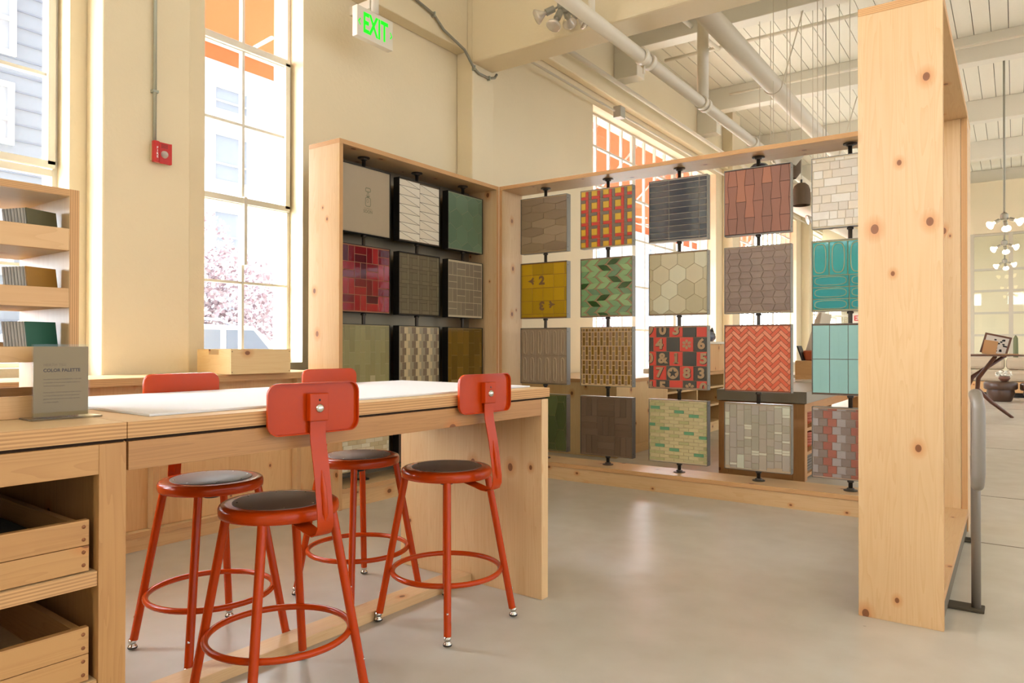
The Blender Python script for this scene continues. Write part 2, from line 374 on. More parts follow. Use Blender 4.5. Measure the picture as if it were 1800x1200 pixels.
def facade(x, y0, y1, h, wallm, label, wrects, siding=0):
    e = empty('building', (x, (y0+y1)/2, 0)); tag(e, label, 'building'); c = (y0+y1)/2
    m = MB().box(-6, 0, y0-c, y1-c, 0, h, wallm)
    if siding:
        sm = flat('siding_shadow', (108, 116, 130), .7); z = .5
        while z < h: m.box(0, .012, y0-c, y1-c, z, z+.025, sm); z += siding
    m.build('wall', e); gm = flat('office_glass', (148, 154, 164), .3); tm = flat('window_trim', (190, 192, 192), .5)
    for (a, b, z0, z1) in wrects:
        f = MB()
        for q in ((a-.08, a, z0-.08, z1+.08), (b, b+.08, z0-.08, z1+.08), (a, b, z0-.08, z0), (a, b, z1, z1+.08), (a, b, z0+(z1-z0)*.35, z0+(z1-z0)*.35+.06)): f.box(0, .06, q[0]-c, q[1]-c, q[2], q[3], tm)
        o = f.build('window', e); bx('glazing', 0, .02, a-c, b-c, z0, z1, gm, o)
    return e
BW = flat('white_render', (214, 216, 218), .7); BB = flat('pale_blue_siding', (122, 130, 141), .7)
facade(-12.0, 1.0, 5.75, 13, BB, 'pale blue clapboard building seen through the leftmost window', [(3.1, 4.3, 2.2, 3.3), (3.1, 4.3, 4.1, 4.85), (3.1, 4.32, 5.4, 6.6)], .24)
facade(-22, 8.5, 60, 14, BW, 'white office building across the street beyond the flowering tree', [(y, y+1.2, z, z+zh) for y in (13.95, 18.5, 24, 32, 40, 48) for z, zh in ((1.9, 1.6), (4.3, 1.3), (6.7, 1.5), (9.1, .7))])
rnd = random.Random(7)
def leafcloud(m, c, r, n, mats, size):
    for _ in range(n):
        while True:
            p = Vector((rnd.uniform(-1, 1), rnd.uniform(-1, 1), rnd.uniform(-1, 1)))
            if .25 < p.length < 1: break
        q = Vector(c)+Vector((p.x*r[0], p.y*r[1], p.z*r[2])); s = size*rnd.uniform(.6, 1.3)
        a = Vector((rnd.gauss(0, 1), rnd.gauss(0, 1), rnd.gauss(0, 1))).normalized()*s; b = a.orthogonal().normalized()*s*.6
        m.face([q-a, q+b, q+a, q-b], rnd.choice(mats))
PL = [flat('plum_leaf', (150, 130, 136), .8), flat('plum_leaf_light', (184, 168, 172), .8), flat('blossom', (214, 206, 208), .8)]
e = empty('street_tree', (-11.9, 7.85, 0)); tag(e, 'purple-leaved street tree seen through the tall window', 'tree')
MB().tube([(0, 0, 0), (.03, .02, .8), (.02, 0, 1.6)], [.08, .06, .05], flat('bark', (120, 100, 92), .9), 8).build('trunk', e)
m = MB(); leafcloud(m, (0, 0, 1.9), (.8, 1.2, 1.0), 4200, PL, .05); leafcloud(m, (-.1, -.8, 1.6), (.6, .8, .7), 1300, PL, .048); leafcloud(m, (-.1, -.35, 2.85), (.4, .45, .7), 600, PL, .042); m.build('foliage', e)
e = empty('street_tree', (-12.5, 22, 0)); tag(e, 'purple-leaved tree beyond the second row of windows behind the tile rack', 'tree')
MB().tube([(0, 0, 0), (.03, .02, 1.6)], [.1, .06], flat('bark', (120, 100, 92), .9), 8).build('trunk', e)
m = MB(); leafcloud(m, (0, 0, 2.0), (1.6, 2.2, 1.1), 3500, PL, .07); m.build('foliage', e)
GL = [flat('hedge_leaf', (58, 88, 42), .8), flat('hedge_leaf_light', (84, 110, 60), .8)]
m = MB(); m.box(-13.1, -12.5, 6.0, 9.3, 0, .95, GL[0])
for _ in range(2600):
    q = Vector((rnd.uniform(-13.2, -12.4), rnd.uniform(5.9, 9.35), rnd.uniform(.2, 1.0)));  a = Vector((rnd.gauss(0, 1), rnd.gauss(0, 1), rnd.gauss(0, 1))).normalized()*.07; b = a.orthogonal().normalized()*.05
    m.face([q-a, q+b, q+a, q-b], rnd.choice(GL))
tag(m.build('hedge'), 'clipped green hedge behind the parked white car', 'hedge')
e = empty('parked_car', (-9.7, 5.5, 0)); tag(e, 'white parked car with roof rails behind the wooden crate', 'car')
CW = flat('car_paint', (150, 152, 158), .2); CG = flat('car_glass', (92, 100, 116), .15); TY = flat('tyre', (40, 40, 42), .8)
m = MB(); body = [(-2.2, .35), (2.1, .35), (2.15, .85), (1.3, .98), (.75, 1.38), (-1.6, 1.42), (-2.1, .95)]
m.prism(body, -.85, .85, 'x', CW); m.build('body', e, bevel=.04)
for a, b, c_, d in ((-1.75, -.85, -.7, -1.55), (-.7, .2, .2, -.62), (.3, 1.05, .72, .3)):
    MB().prism([(a, .98), (b, .98), (c_, 1.32), (d, 1.32)], .8, .862, 'x', CG).build('side_window', e)
for yy in (-1.4, 1.35):
    MB().lathe([(.05, .0), (.34, .0), (.34, .2), (.05, .2)], TY, (.7, yy, .34), (1, 0, 0), 24).build('wheel', e)
MB().tube([(.55, -1.4, 1.42), (.55, -1.3, 1.5), (.55, .4, 1.47), (.55, .55, 1.4)], .02, CW, 8).build('roof_rail', e)
# ================================================================ TILE DISPLAY RACK (three plywood frames)
ZT, ZB, TH = 2.505, .14, .032
PANELW = wood('rack_panel', (228, 192, 144), (208, 160, 106), lane=.13, knots=.8, rough=.36)
def frame_arm(name, label, x0, x1, y0, y1, openax, endw=TH, kick=True, backm=None):
    """open box frame lying in the plane across openax"""
    e = empty(name, ((x0+x1)/2, (y0+y1)/2, 0)); tag(e, label, 'display rack', 'tile display rack frames'); cx, cy = e.location.x, e.location.y
    X0, X1, Y0, Y1 = x0-cx, x1-cx, y0-cy, y1-cy
    if openax == 'x':
        bx('top_board', X0, X1, Y0, Y1, ZT-TH, ZT, PANELW, e, .0015, g='y', ply='z')
        bx('bottom_board', X0, X1, Y0+TH, Y1-TH, ZB-TH, ZB, PANELW, e, .0015, g='y', ply='z')
        bx('end_panel', X0, X1, Y0, Y0+TH, 0, ZT-TH, PANELW, e, .0015, g='z', ply='y'); bx('end_panel', X0, X1, Y1-TH, Y1, 0, ZT-TH, PANELW, e, .0015, g='z', ply='y')
        if kick: bx('kickboard', X1-.03, X1-.012, Y0+TH, Y1-TH, 0, ZB-TH, PINE2, e, g='y')
    else:
        bx('top_board', X0, X1, Y0, Y1, ZT-TH, ZT, PANELW, e, .0015, g='x', ply='z')
        bx('bottom_board', X0+TH, X1-TH, Y0, Y1, ZB-TH, ZB, PANELW, e, .0015, g='x', ply='z')
        bx('end_panel', X0, X0+TH, Y0, Y1, 0, ZT-TH, PANELW, e, .0015, g='z', ply='x'); bx('end_panel', X1-TH, X1, Y0, Y1, 0, ZT-TH, PANELW, e, .0015, g='z', ply='x')
        if kick: bx('kickboard', X0+TH, X1-TH, Y0+.012, Y0+.03, 0, ZB-TH, PANELW, e, g='x')
    return e
AL = frame_arm('display_rack', 'pine and plywood rack frame against the window wall holding three columns of tile samples', -4.025, -3.71, 3.27, 5.085, 'x')
bx('back_sheet', -.157, -.151, -.875, .875, ZB, ZT-TH, flat('galvanised_sheet', (150, 140, 118), .33, metal=.75), AL)
AR = frame_arm('display_rack', 'long see-through pine rack frame crossing the room with five columns of tile samples', -3.708, -.229, 5.087, 5.40, 'y')
AN = frame_arm('display_rack', 'tall pine rack frame nearest the camera, its broad end panel facing forward', -.530, -.227, 3.25, 5.084, 'x', kick=False)
for o in list(AN.children):
    if o.name.startswith('end_panel') and max(v.co.y for v in o.data.vertices) > .5:
        for v in o.data.vertices:
            if v.co.x > 0: v.co.x = -.2635+.3785
bx('end_post', .0, .0325, 5.052-5.2435, 5.0865-5.2435, ZB-.03, ZT-TH, PANELW, AR, .0015, g='z', ply='x').location = (-.2615+1.9685, 0, 0)
struct(bx('trim_90', -.50, -.235, 3.40, 5.05, 0, ZB-TH-.002, flat('concrete_kerb', (120, 108, 88), .85, bump=.5), bevel=.008))
# ---------------------------------------------------------------- tile patterns (u right, v up, metres on the panel face)
def clip(p, a, b, c):      # keep a*x+b*y<=c
    out = []; n = len(p)
    for i in range(n):
        P, Q = p[i], p[(i+1) % n]; d0 = a*P[0]+b*P[1]-c; d1 = a*Q[0]+b*Q[1]-c
        if d0 <= 0: out.append(P)
        if (d0 < 0 < d1) or (d1 < 0 < d0):
            t = d0/(d0-d1); out.append((P[0]+(Q[0]-P[0])*t, P[1]+(Q[1]-P[1])*t))
    return out
def cliprect(p, S_):
    for a, b, c in ((1, 0, S_), (-1, 0, S_), (0, 1, S_), (0, -1, S_)):
        p = clip(p, a, b, c)
        if len(p) < 3: return None
    return p
def area(p): return sum(p[i][0]*p[(i+1) % len(p)][1]-p[(i+1) % len(p)][0]*p[i][1] for i in range(len(p)))/2
def inset(p, g):
    if area(p) < 0: p = p[::-1]
    q = list(p); n = len(p)
    for i in range(n):
        P, Q = p[i], p[(i+1) % n]; dx, dy = Q[0]-P[0], Q[1]-P[1]; l = math.hypot(dx, dy)
        if l < 1e-6: continue
        nx, ny = dy/l, -dx/l; q = clip(q, nx, ny, nx*P[0]+ny*P[1]-g)
        if len(q) < 3: return None
    return q
def rect(x, y, w, h): return [(x, y), (x+w, y), (x+w, y+h), (x, y+h)]
def glaze(c, rough): return flat('glaze_%d_%d_%d' % c, c, rough, bump=.25, bscale=30)
HW = .232
def panel(u, v, orient, label, tiles, grout, rough=.5, g=.0022, h=.004, extra=None, concave=False, side=None, sz=None):
    """tiles: [(polygon, colour)] ; orient 'R' faces the camera side (-y), 'L' faces the room (+x)"""
    e = empty('tile_sample_panel', (u, 5.215, v) if orient == 'R' else (-3.835, u, v), 0 if orient == 'R' else R(90))
    tag(e, label, 'tile sample', 'tile sample panels on the rack')
    w2, h2 = HW, .238; fr = side or (STEEL if orient == 'R' else BLACKM)
    if orient == 'L': h = .0014
    f = MB()
    for q in ((-w2-.004, -w2, -h2-.004, h2+.004), (w2, w2+.004, -h2-.004, h2+.004)): f.box(q[0], q[1], -.006, .055, q[2], q[3], fr)
    f.box(-w2, w2, -.006, .055, h2, h2+.004, fr); f.box(-w2, w2, -.006, .055, -h2-.004, -h2, fr); f.box(-w2, w2, .051, .055, -h2, h2, fr)
    f.build('metal_tray', e)
    for zz in (-h2+.03, h2-.03):
        for xx in (-w2-.004, w2+.004): MB().lathe([(0, .0012 if xx > 0 else -.0012), (.004, .0012 if xx > 0 else -.0012), (.004, 0)], BLACKM, (xx, .012, zz), (1, 0, 0), 8).build('rivet', e)
    m = MB(); gm = flat('grout_%d_%d_%d' % grout, grout, .8); m.box(-w2, w2, .0, .012, -h2, h2, gm)
    for poly, col in tiles:
        S_ = w2-.001
        if concave:
            cx = sum(p[0] for p in poly)/len(poly); cy = sum(p[1] for p in poly)/len(poly)
            q = [(cx+(p[0]-cx)*.95, cy+(p[1]-cy)*.985) for p in poly]
            if area(q) < 0: q = q[::-1]
            q = cliprect(q, S_); t = q
        else:
            q = cliprect(poly, S_); q = inset(q, g) if q else None; t = inset(q, .0015) if q else None
        if not q or not t or abs(area(q)) < 1e-5: continue
        mm = glaze(col, rough)
        if len(t) != len(q): t = q
        n = len(q); vs = [(a, 0, b) for a, b in q]+[(a, -h*.7, b) for a, b in q]+[(a, -h, b) for a, b in t]
        m.idx(vs, [(i, (i+1) % n, n+(i+1) % n, n+i) for i in range(n)]+[(n+i, n+(i+1) % n, 2*n+(i+1) % n, 2*n+i) for i in range(n)], mm, False)
        m.face(vs[2*n:], mm)
    if extra: extra(m)
    m.build('tile_face', e)
    return e
rp = random.Random(11)
def brick(w, h, cols, off=.5, x0=0, y0=0, pick=None):
    T = []; j = 0; y = -.26+y0
    while y < .26:
        x = -.3+x0+(w*off*j) % w; i = 0
        while x < .26: T.append((rect(x, y, w, h), pick(i, j) if pick else rp.choice(cols))); x += w; i += 1
        y += h; j += 1
    return T
def vbrick(w, h, cols, off=.5, pick=None):
    return [([(b, a) for a, b in p], c) for p, c in brick(h, w, cols, off, pick=pick)]
def hexes(w, h, pt, cols, vertical=True, x0=0, y0=0):
    """pointed hexagons; w across flats, h tip to tip, pt tip height"""
    T = []; row = h-pt; j = -8
    while j < 9:
        for i in range(-8, 9):
            cx = i*w+(w/2 if j % 2 else 0)+x0; cy = j*row+y0
            p = [(cx, cy+h/2), (cx-w/2, cy+h/2-pt), (cx-w/2, cy-h/2+pt), (cx, cy-h/2), (cx+w/2, cy-h/2+pt), (cx+w/2, cy+h/2-pt)]
            if not vertical: p = [(b, a) for a, b in p]
            T.append((p, rp.choice(cols)))
        j += 1
    return T
def basket(a, cols):    # pairs of 1x2 bricks turned in turn
    T = []
    for i in range(-5, 5):
        for j in range(-5, 5):
            x, y = i*a, j*a
            if (i+j) % 2: T += [(rect(x, y, a/2, a), rp.choice(cols)), (rect(x+a/2, y, a/2, a), rp.choice(cols))]
            else: T += [(rect(x, y, a, a/2), rp.choice(cols)), (rect(x, y+a/2, a, a/2), rp.choice(cols))]
    return T
def pinwheel(sq, t, c1, c2, c3, small=None):   # squares ringed by four bars
    T = []; P = sq+t*1.0; L = sq+t
    P = sq+2*t
    for i in range(-5, 5):
        for j in range(-5, 5):
            x, y = i*P, j*P
            T += [(rect(x+t, y+t, sq, sq), c1), (rect(x+t, y, sq+t, t), c2), (rect(x+t+sq, y+t, t, sq+t), c2), (rect(x, y+t+sq, sq+t, t), c3), (rect(x, y, t, sq+t), c3)]
    return T
def parquet(a, k, cols):
    T = []
    for i in range(-3, 4):
        for j in range(-3, 4):
            for q in range(k):
                r_ = rect(i*a-a/2, j*a-a/2+q*a/k, a, a/k) if (i+j) % 2 else rect(i*a-a/2+q*a/k, j*a-a/2, a/k, a)
                T.append((r_, rp.choice(cols)))
    return T
def herring(w, cols):   # 45 degree herringbone with 1:3 bricks
    T = []; L = 3*w; c = math.cos(R(45))
    for i in range(-14, 15):
        for j in range(-14, 15):
            x, y = i*w+j*L, i*w-j*L
            for k, rc in enumerate((rect(x, y, L, w), rect(x-w, y, w, L) if False else rect(x+L, y-L+w, w, L) if False else rect(x, y+w, w, L))):
                q = [((p[0]-p[1])*c, (p[0]+p[1])*c) for p in rc]
                if max(abs(p[0]) for p in q) < .34 and max(abs(p[1]) for p in q) < .34 or True:
                    T.append((q, cols[(i) % 2]))
    return T
def oval(m, cx, cy, a, b, prof, mats):
    """stepped oval relief: prof = [(scale, height)], one material per band"""
    n = 28; rings = []
    for s_, h_ in prof:
        da = a-(1-s_)*min(a, b); db = b-(1-s_)*min(a, b); ring = []
        for k in range(n):
            t = 2*math.pi*k/n; ex = 2/3.2; cs, sn = math.cos(t), math.sin(t)
            x = cx+da*math.copysign(abs(cs)**ex, cs); z = cy+db*math.copysign(abs(sn)**ex, sn)
            ring.append((max(-.23, min(.23, x)), -h_, max(-.235, min(.235, z))))
        rings.append(ring)
    for k in range(len(rings)-1):
        m.idx(rings[k]+rings[k+1], [(i, (i+1) % n, n+(i+1) % n, n+i) for i in range(n)], mats[k])
    m.face(rings[-1], mats[-1], smooth=False)
def glyph(m, body, cx, cy, size, mat, h=.0065, off=.006, rot=0, sx=1.0):
    c, s_ = math.cos(R(rot)), math.sin(R(rot))
    for t in text_tris(body, size, off):
        q = [((x*sx*c-y*s_)+cx, (x*sx*s_+y*c)+cy) for x, y in t]; q = cliprect(q, .2305)
        if q: m.face([(a, -h, b) for a, b in q], mat)
ROWS = (2.153, 1.587, 1.021, .455); LU = (3.635, 4.20, 4.775); RU = (-3.325, -2.722, -2.110, -1.512, -.905)
tan = (178, 160, 130)
# --- left rack
def soon(m):
    ink = flat('print_green_grey', (124, 122, 96), .7)
    def ring(cx, cy, w, h, r, t):
        o = rrect(w, h, r); i = rrect(w-t, h-t, max(r-t, .002)); n = len(o)
        for k in range(n): m.face([(cx+o[k][0], -.0019, cy+o[k][1]), (cx+o[(k+1) % n][0], -.0019, cy+o[(k+1) % n][1]), (cx+i[(k+1) % n][0], -.0019, cy+i[(k+1) % n][1]), (cx+i[k][0], -.0019, cy+i[k][1])], ink)
    X = .012
    ring(X, .082, .027, .016, .012, .006); m.box(X-.006, X+.006, -.0019, -.0015, .056, .064, ink); m.box(X-.014, X+.014, -.0019, -.0015, .048, .051, ink)
    m.box(X-.018, X+.018, -.0019, -.0015, .036, .041, ink); m.box(X-.010, X+.010, -.0019, -.0015, .026, .036, ink)
    ring(X, -.005, .028, .034, .016, .0055); ring(X-.004, .002, .012, .012, .011, .003)
    glyph(m, 'COMING', X, -.055, .019, flat('print_pale', (140, 128, 98), .7), .0019, .0); glyph(m, 'SOON', X, -.076, .031, ink, .0019, .0006)
panel(LU[0], ROWS[0], 'L', 'plain taupe sample panel printed coming soon with a small jar mark', [(rect(-.24, -.25, .48, .5), (176, 158, 130))], (176, 158, 130), extra=soon)
T = []
for c_ in range(2):
    for j in range(-1, 8):
        y = -.24+j*.0705-c_*.028; x = -.232+c_*.232; T += [([(x, y+.07), (x, y+.0), (x+.232, y)], (232, 220, 196)), ([(x, y+.07), (x+.232, y), (x+.232, y+.0705)], (238, 228, 206))]
panel(LU[1], ROWS[0], 'L', 'white tile panel cut by thin dark diagonal lines into long triangles', T, (96, 78, 56), g=.0014, rough=.4)
panel(LU[2], ROWS[0], 'L', 'dull sage green panel of large hexagon tiles on the window wall rack', hexes(.152, .176, .044, [(104, 128, 100), (98, 122, 96), (108, 132, 104)], x0=.03, y0=.02), (150, 152, 122), g=.0016, rough=.35)
panel(LU[0], ROWS[1], 'L', 'glossy dark red panel in basketweave bricks', basket(.116, [(150, 22, 22), (118, 14, 18), (86, 12, 18), (164, 34, 30)]), (168, 112, 80), rough=.08)
panel(LU[1], ROWS[1], 'L', 'olive brown panel of small squares ringed by narrow bars', pinwheel(.058, .029, (112, 100, 72), (118, 106, 78), (108, 96, 70)), (62, 50, 34), g=.0012)
panel(LU[2], ROWS[1], 'L', 'taupe brick panel with pale grout in mixed directions', basket(.112, [(140, 126, 102), (134, 120, 98)]), (206, 190, 156))
panel(LU[0], ROWS[2], 'L', 'olive khaki panel of tall upright bricks', vbrick(.050, .17, [(150, 140, 88), (144, 134, 84), (156, 146, 94)]), (178, 162, 118), g=.001, rough=.25)
T = brick(.042, .052, [], .25, pick=lambda i, j: ((196, 176, 138), (152, 134, 104), (120, 100, 74), (206, 188, 150))[(i+2*(j//2)) % 4 if (i % 3) else 0])
panel(LU[1], ROWS[2], 'L', 'checkered panel of small cream, beige and brown glass blocks', brick(.043, .055, [], .5, pick=lambda i, j: ((206, 184, 140), (166, 152, 120), (132, 112, 84))[i % 3]), (178, 160, 122), g=.0008, rough=.25)
panel(LU[2], ROWS[2], 'L', 'glossy amber brown panel of tall upright bricks', vbrick(.077, .205, [(122, 92, 26), (110, 82, 22), (134, 100, 30)]), (150, 122, 60), g=.0012, rough=.08)
panel(LU[0], ROWS[3], 'L', 'cream brick panel low behind the back stool seat', brick(.085, .03, [(224, 208, 172), (206, 184, 140), (232, 218, 186)]), (186, 158, 112), g=.001)
panel(LU[1], ROWS[3], 'L', 'plain dark brown panel partly hidden by the table end', vbrick(.116, .24, [(88, 66, 50)]), (70, 54, 40), g=.001)
# --- right rack, row 1
panel(RU[0], ROWS[0], 'R', 'taupe panel of long lying hexagons with raised relief', hexes(.242, .089, .022, [(160, 138, 108), (144, 122, 94), (166, 144, 114), (150, 128, 96)], True, x0=.121, y0=.077), (192, 162, 120), g=.0009, h=.004)
T = []
P = .108
for i in range(-4, 4):
    for j in range(-4, 4):
        x, y = i*P-.054, j*P-.054; t = .027
        T += [(rect(x+t, y+t, P-2*t, P-2*t), (224, 180, 48)), (rect(x+t, y, P-t, t), (206, 62, 40)), (rect(x+P-t, y+t, t, P-t), (206, 62, 40)), (rect(x, y+P-t, P-t, t), (122, 108, 92)), (rect(x, y, t, P-t), (122, 108, 92))]
panel(RU[1], ROWS[0], 'R', 'yellow, red and grey pinwheel panel of squares and bars', T, (206, 176, 130), g=.0012)
panel(RU[2], ROWS[0], 'R', 'glossy navy blue panel of long stacked bricks', brick(.24, .046, [(52, 60, 74), (44, 52, 68), (62, 64, 74)], 0, x0=-.01), (170, 160, 146), g=.003, rough=.05, side=CHROME if False else STEEL)
T = []
W_, H_ = .0615, .235
for i in range(-5, 5):
    for j in range(-3, 4):
        x = i*W_+.01; y = j*H_+(H_/2 if i % 2 else 0); a, b = (.0365, .025)
        T.append(([(x-a, y), (x+a, y), (x+b, y+H_/2), (x+a, y+H_), (x-a, y+H_), (x-b, y+H_/2)], rp.choice([(166, 106, 80), (152, 100, 78), (142, 96, 76), (174, 112, 82)])))
panel(RU[3], ROWS[0], 'R', 'terracotta panel of tall hourglass tiles', T, (70, 46, 36), concave=True, h=.004)
T = []
y = -.24; j = 0
while y < .24:
    x = -.26+rp.uniform(-.05, .0)
    while x < .24:
        w_ = rp.choice([.05, .06, .11, .12]); T.append((rect(x, y, w_, .056), rp.choice([(224, 208, 180), (230, 214, 188), (220, 206, 184), (232, 222, 204)]))); x += w_
    y += .056
panel(RU[4], ROWS[0], 'R', 'pale cream brick panel at the top beside the pine end panel', T, (226, 206, 170), g=.0008, rough=.3)
# row 2
def spades(m):
    ink = flat('tile_ink_brown', (132, 98, 62), .6)
    for body, cx, cy, rot in (('2', -.015, .083, 0), ('3', -.015, -.13, 180)): glyph(m, body, cx, cy, .098, ink, off=.005, rot=rot, sx=1.15)
    for cx, cy, d in ((-.125, .083, -1), (.09, -.125, 1)):
        pts = [(d*-.0, 0)]
        sp = [(d*.035, 0), (d*.0, .012), (-d*.018, .033), (-d*.03, .024), (-d*.02, .004), (-d*.034, .004), (-d*.034, -.004), (-d*.02, -.004), (-d*.03, -.024), (-d*.018, -.033), (d*.0, -.012)]
        m.face([(cx+a, -.0065, cy+b) for a, b in sp], ink)
panel(RU[0], ROWS[1], 'R', 'mustard yellow square tile panel with numerals 2 and 3 and spades', [(rect(-.33+.108*i, -.20-.118+.113*j, .108, .113), rp.choice([(196, 156, 20), (186, 148, 22), (204, 162, 24)])) for i in range(6) for j in range(5)], (150, 104, 52), g=.0016, rough=.3, extra=spades)
LG = [(140, 176, 132), (118, 158, 118), (152, 188, 140), (104, 142, 108), (128, 168, 124), (46, 78, 36)]
T = []
dark = {(0, 4), (-1, 3), (0, 1), (1, 0), (-1, -2), (-2, -3), (-1, -5), (-3, 0)}
for j in range(-6, 7):
    for i in range(-5, 5):
        W_, p_, d_ = .096, .0485, .0075; L_ = .034; s_ = 1 if j % 2 == 0 else -1; x, y = i*W_+(0 if s_ > 0 else L_)+.01, j*p_-.012
        lo = [(x, y), (x+.32*W_, y-d_*(1 if s_ > 0 else -.2)), (x+.68*W_, y+d_*(.2 if s_ > 0 else -1)) if False else (x+.62*W_, y), (x+W_, y)]
        q = [(x, y), (x+.45*W_, y-d_), (x+W_, y), (x+W_+s_*L_, y+p_), (x+s_*L_+.55*W_, y+p_+d_*0), (x+s_*L_, y+p_)] 
        q = [(x, y), (x+W_*.42, y-.001), (x+W_, y+.009*(s_ > 0)), (x+W_+s_*L_, y+p_), (x+s_*L_+W_*.58, y+p_+.001), (x+s_*L_, y+p_-.0)]
        tipx = s_*.006
        q = [(x-tipx, y), (x+W_*.5, y-.004), (x+W_-tipx-.012, y+.004), (x+W_+s_*L_-tipx, y+p_), (x+s_*L_+W_*.5, y+p_+.004), (x+s_*L_-tipx+.012, y+p_-.004)] if s_ > 0 else [(x-tipx+.012, y+.004), (x+W_*.5, y-.004), (x+W_-tipx, y), (x+W_-L_-tipx-.012, y+p_-.004), (x-L_+W_*.5, y+p_+.004), (x-L_-tipx, y+p_)]
        T.append((q, (46, 82, 34) if (i, j) in dark else rp.choice([(140, 176, 122), (120, 158, 110), (152, 186, 130), (112, 146, 108), (132, 170, 118)])))
panel(RU[1], ROWS[1], 'R', 'green panel of leaf-shaped hexagons in mixed light and dark glazes', T, (168, 138, 104), g=.0012, rough=.2)
panel(RU[2], ROWS[1], 'R', 'beige panel of large upright hexagons', hexes(.134, .156, .04, [(196, 184, 148), (206, 194, 160), (188, 176, 140), (212, 206, 176)], x0=-.0, y0=.07), (158, 128, 94), g=.0011, rough=.45)
T = []
for i in range(-5, 6):
    for j in range(-9, 10):
        x = i*.0802; y = j*.047+.01; s_ = .0105 if (i+j) % 2 else -.0105
        T.append(([(x-s_-.0401, y), (x+s_+.0401, y), (x-s_+.0401, y+.047), (x+s_-.0401, y+.047)], rp.choice([(140, 118, 104), (134, 112, 98), (146, 124, 108)])))
panel(RU[3], ROWS[1], 'R', 'mauve taupe panel of zigzag trapezoid tiles', T, (186, 162, 134), g=.0009)
TQ = [(48, 160, 158), (40, 150, 154)]
def tqo(m):
    tm = [glaze((60, 174, 170), .16), flat('raw_ridge', (166, 166, 120), .5), glaze((46, 162, 166), .14), glaze((22, 124, 148), .1)]
    pr = [(1.0, .004), (.93, .009), (.80, .009), (.66, .004), (.4, .002)]
    for i in range(4): oval(m, -.182+.116*i, .118, .044, .104, pr, tm)
    for i, (a, b) in enumerate(((-.115, .112), (.118, .112))):
        for j in range(3): oval(m, a, -.036-.08*j, .104, .032, pr, tm)
panel(RU[4], ROWS[1], 'R', 'glossy turquoise panel of tiles with raised oval rings', [(rect(-.24+.116*i, .002, .116, .24), TQ[0]) for i in range(5)]+[(rect(-.232+.233*i, -.078-.08*j, .233, .08), TQ[1]) for i in range(2) for j in range(3)], (172, 168, 128), g=.003, rough=.07, h=.005, extra=tqo)
# row 3
def tov(m):
    c_ = flat('bisque', (172, 150, 120), .6, bump=.3)
    for i in range(6):
        for j in range(2): oval(m, -.193+.077*i, .115-.232*j, .021, .104, [(1, .004), (.9, .0095), (.45, .007), (.2, .002)], [c_]*4)
panel(RU[0], ROWS[2], 'R', 'taupe panel with two rows of tall scooped ovals', [(rect(-.231+.077*i, -.232+.232*j, .077, .232), (168, 146, 118)) for i in range(6) for j in range(2)], (140, 118, 92), g=.0008, extra=tov)
T = []
for i in range(-9, 9):
    for j in range(-3, 3):
        x = i*.0273; y = j*.1165-.03; amb = (i+j) % 2; top = i % 2
        big, small = (y+.04, y) if top else (y, y+.0765)
        T += [(rect(x, big, .0273, .0765), rp.choice([(124, 88, 22), (138, 102, 30)] if amb else [(160, 130, 100), (150, 120, 92)])), (rect(x, small, .0273, .04), (132, 94, 34) if amb else (154, 124, 96))]
panel(RU[1], ROWS[2], 'R', 'amber and taupe panel of thin upright bars with thick pale grout', T, (222, 190, 140), g=.0036, rough=.2)
def nums(m):
    ink = flat('numeral_tan', (178, 146, 108), .6); dk = glaze((66, 62, 56), .6); bk = flat('numeral_shadow', (38, 32, 28), .6)
    q = .108
    G = [('9', -2, 2), ('0', -1, 2), ('3', 0, 2), ('4', -1.25, 1), ('6', 1.85, 1), ('0', -2, 0), ('&', -1, 0), ('1', 0, 0), ('5', 2, 0), ('7', -1.25, -1), ('8', .8, -1), ('3', 1.85, -1), ('5', -1, -2), ('0', 2, -2), ('4', -2, -2)]
    for b, i, j in G:
        glyph(m, b, -.012+i*q+.004, j*.11-.013, .105, bk, h=.0062, off=.0055, sx=1.1); glyph(m, b, -.012+i*q, j*.11-.01, .105, ink, h=.0068, off=.0045, sx=1.1)
    m.box(-.032, .012, -.0068, -.006, -.046, -.036, ink); m.box(-.028, -.008, -.0068, -.006, .012, .022, ink)
    for cx, cy, r_ in ((.074, .1, .036), (.098, -.228, .036)):
        for k in range(6):
            a = R(60*k+(30 if cy > 0 else 90)); ux, uy = math.cos(a), math.sin(a); p = [(.006, 0), (.022, .011), (.034, .009), (.038, 0), (.034, -.009), (.022, -.011)]
            f = cliprect([(cx+x*ux-y*uy, cy+x*uy+y*ux) for x, y in p], .23)
            if f: m.face([(a_, -.0066, b_) for a_, b_ in f], ink)
    cx, cy = -.036, -.12; m.face([(cx+a, -.0064, cy+b) for a, b in arc(0, 0, .045, 0, 345, 23)], ink)
    st = []
    for k in range(10):
        r_ = .038 if k % 2 == 0 else .015; st.append((cx+r_*math.cos(R(90+36*k)), cy+r_*math.sin(R(90+36*k))))
    for k in range(10): m.face([(cx, -.0069, cy), (st[k][0], -.0069, st[k][1]), (st[(k+1) % 10][0], -.0069, st[(k+1) % 10][1])], dk)
T = []
for j in range(-3, 3):
    for i in range(-3, 4):
        even = j % 2 == 0; x = i*.108-(.066 if even else .09)+(0 if even else 0); red = ((i+j) % 2 == 0) if even else (i % 2 != 0)
        T.append((rect(x, j*.11-.065, .108, .11), (214, 72, 54) if red else (70, 66, 58)))
panel(RU[2], ROWS[2], 'R', 'red and charcoal checkerboard panel with tan numerals, a star and flowers', T, (176, 140, 112), g=.0018, extra=nums)
panel(RU[3], ROWS[2], 'R', 'coral and salmon herringbone brick panel', herring(.0262, [(216, 100, 66), (226, 142, 108)]), (150, 88, 62), g=.0013, rough=.35)
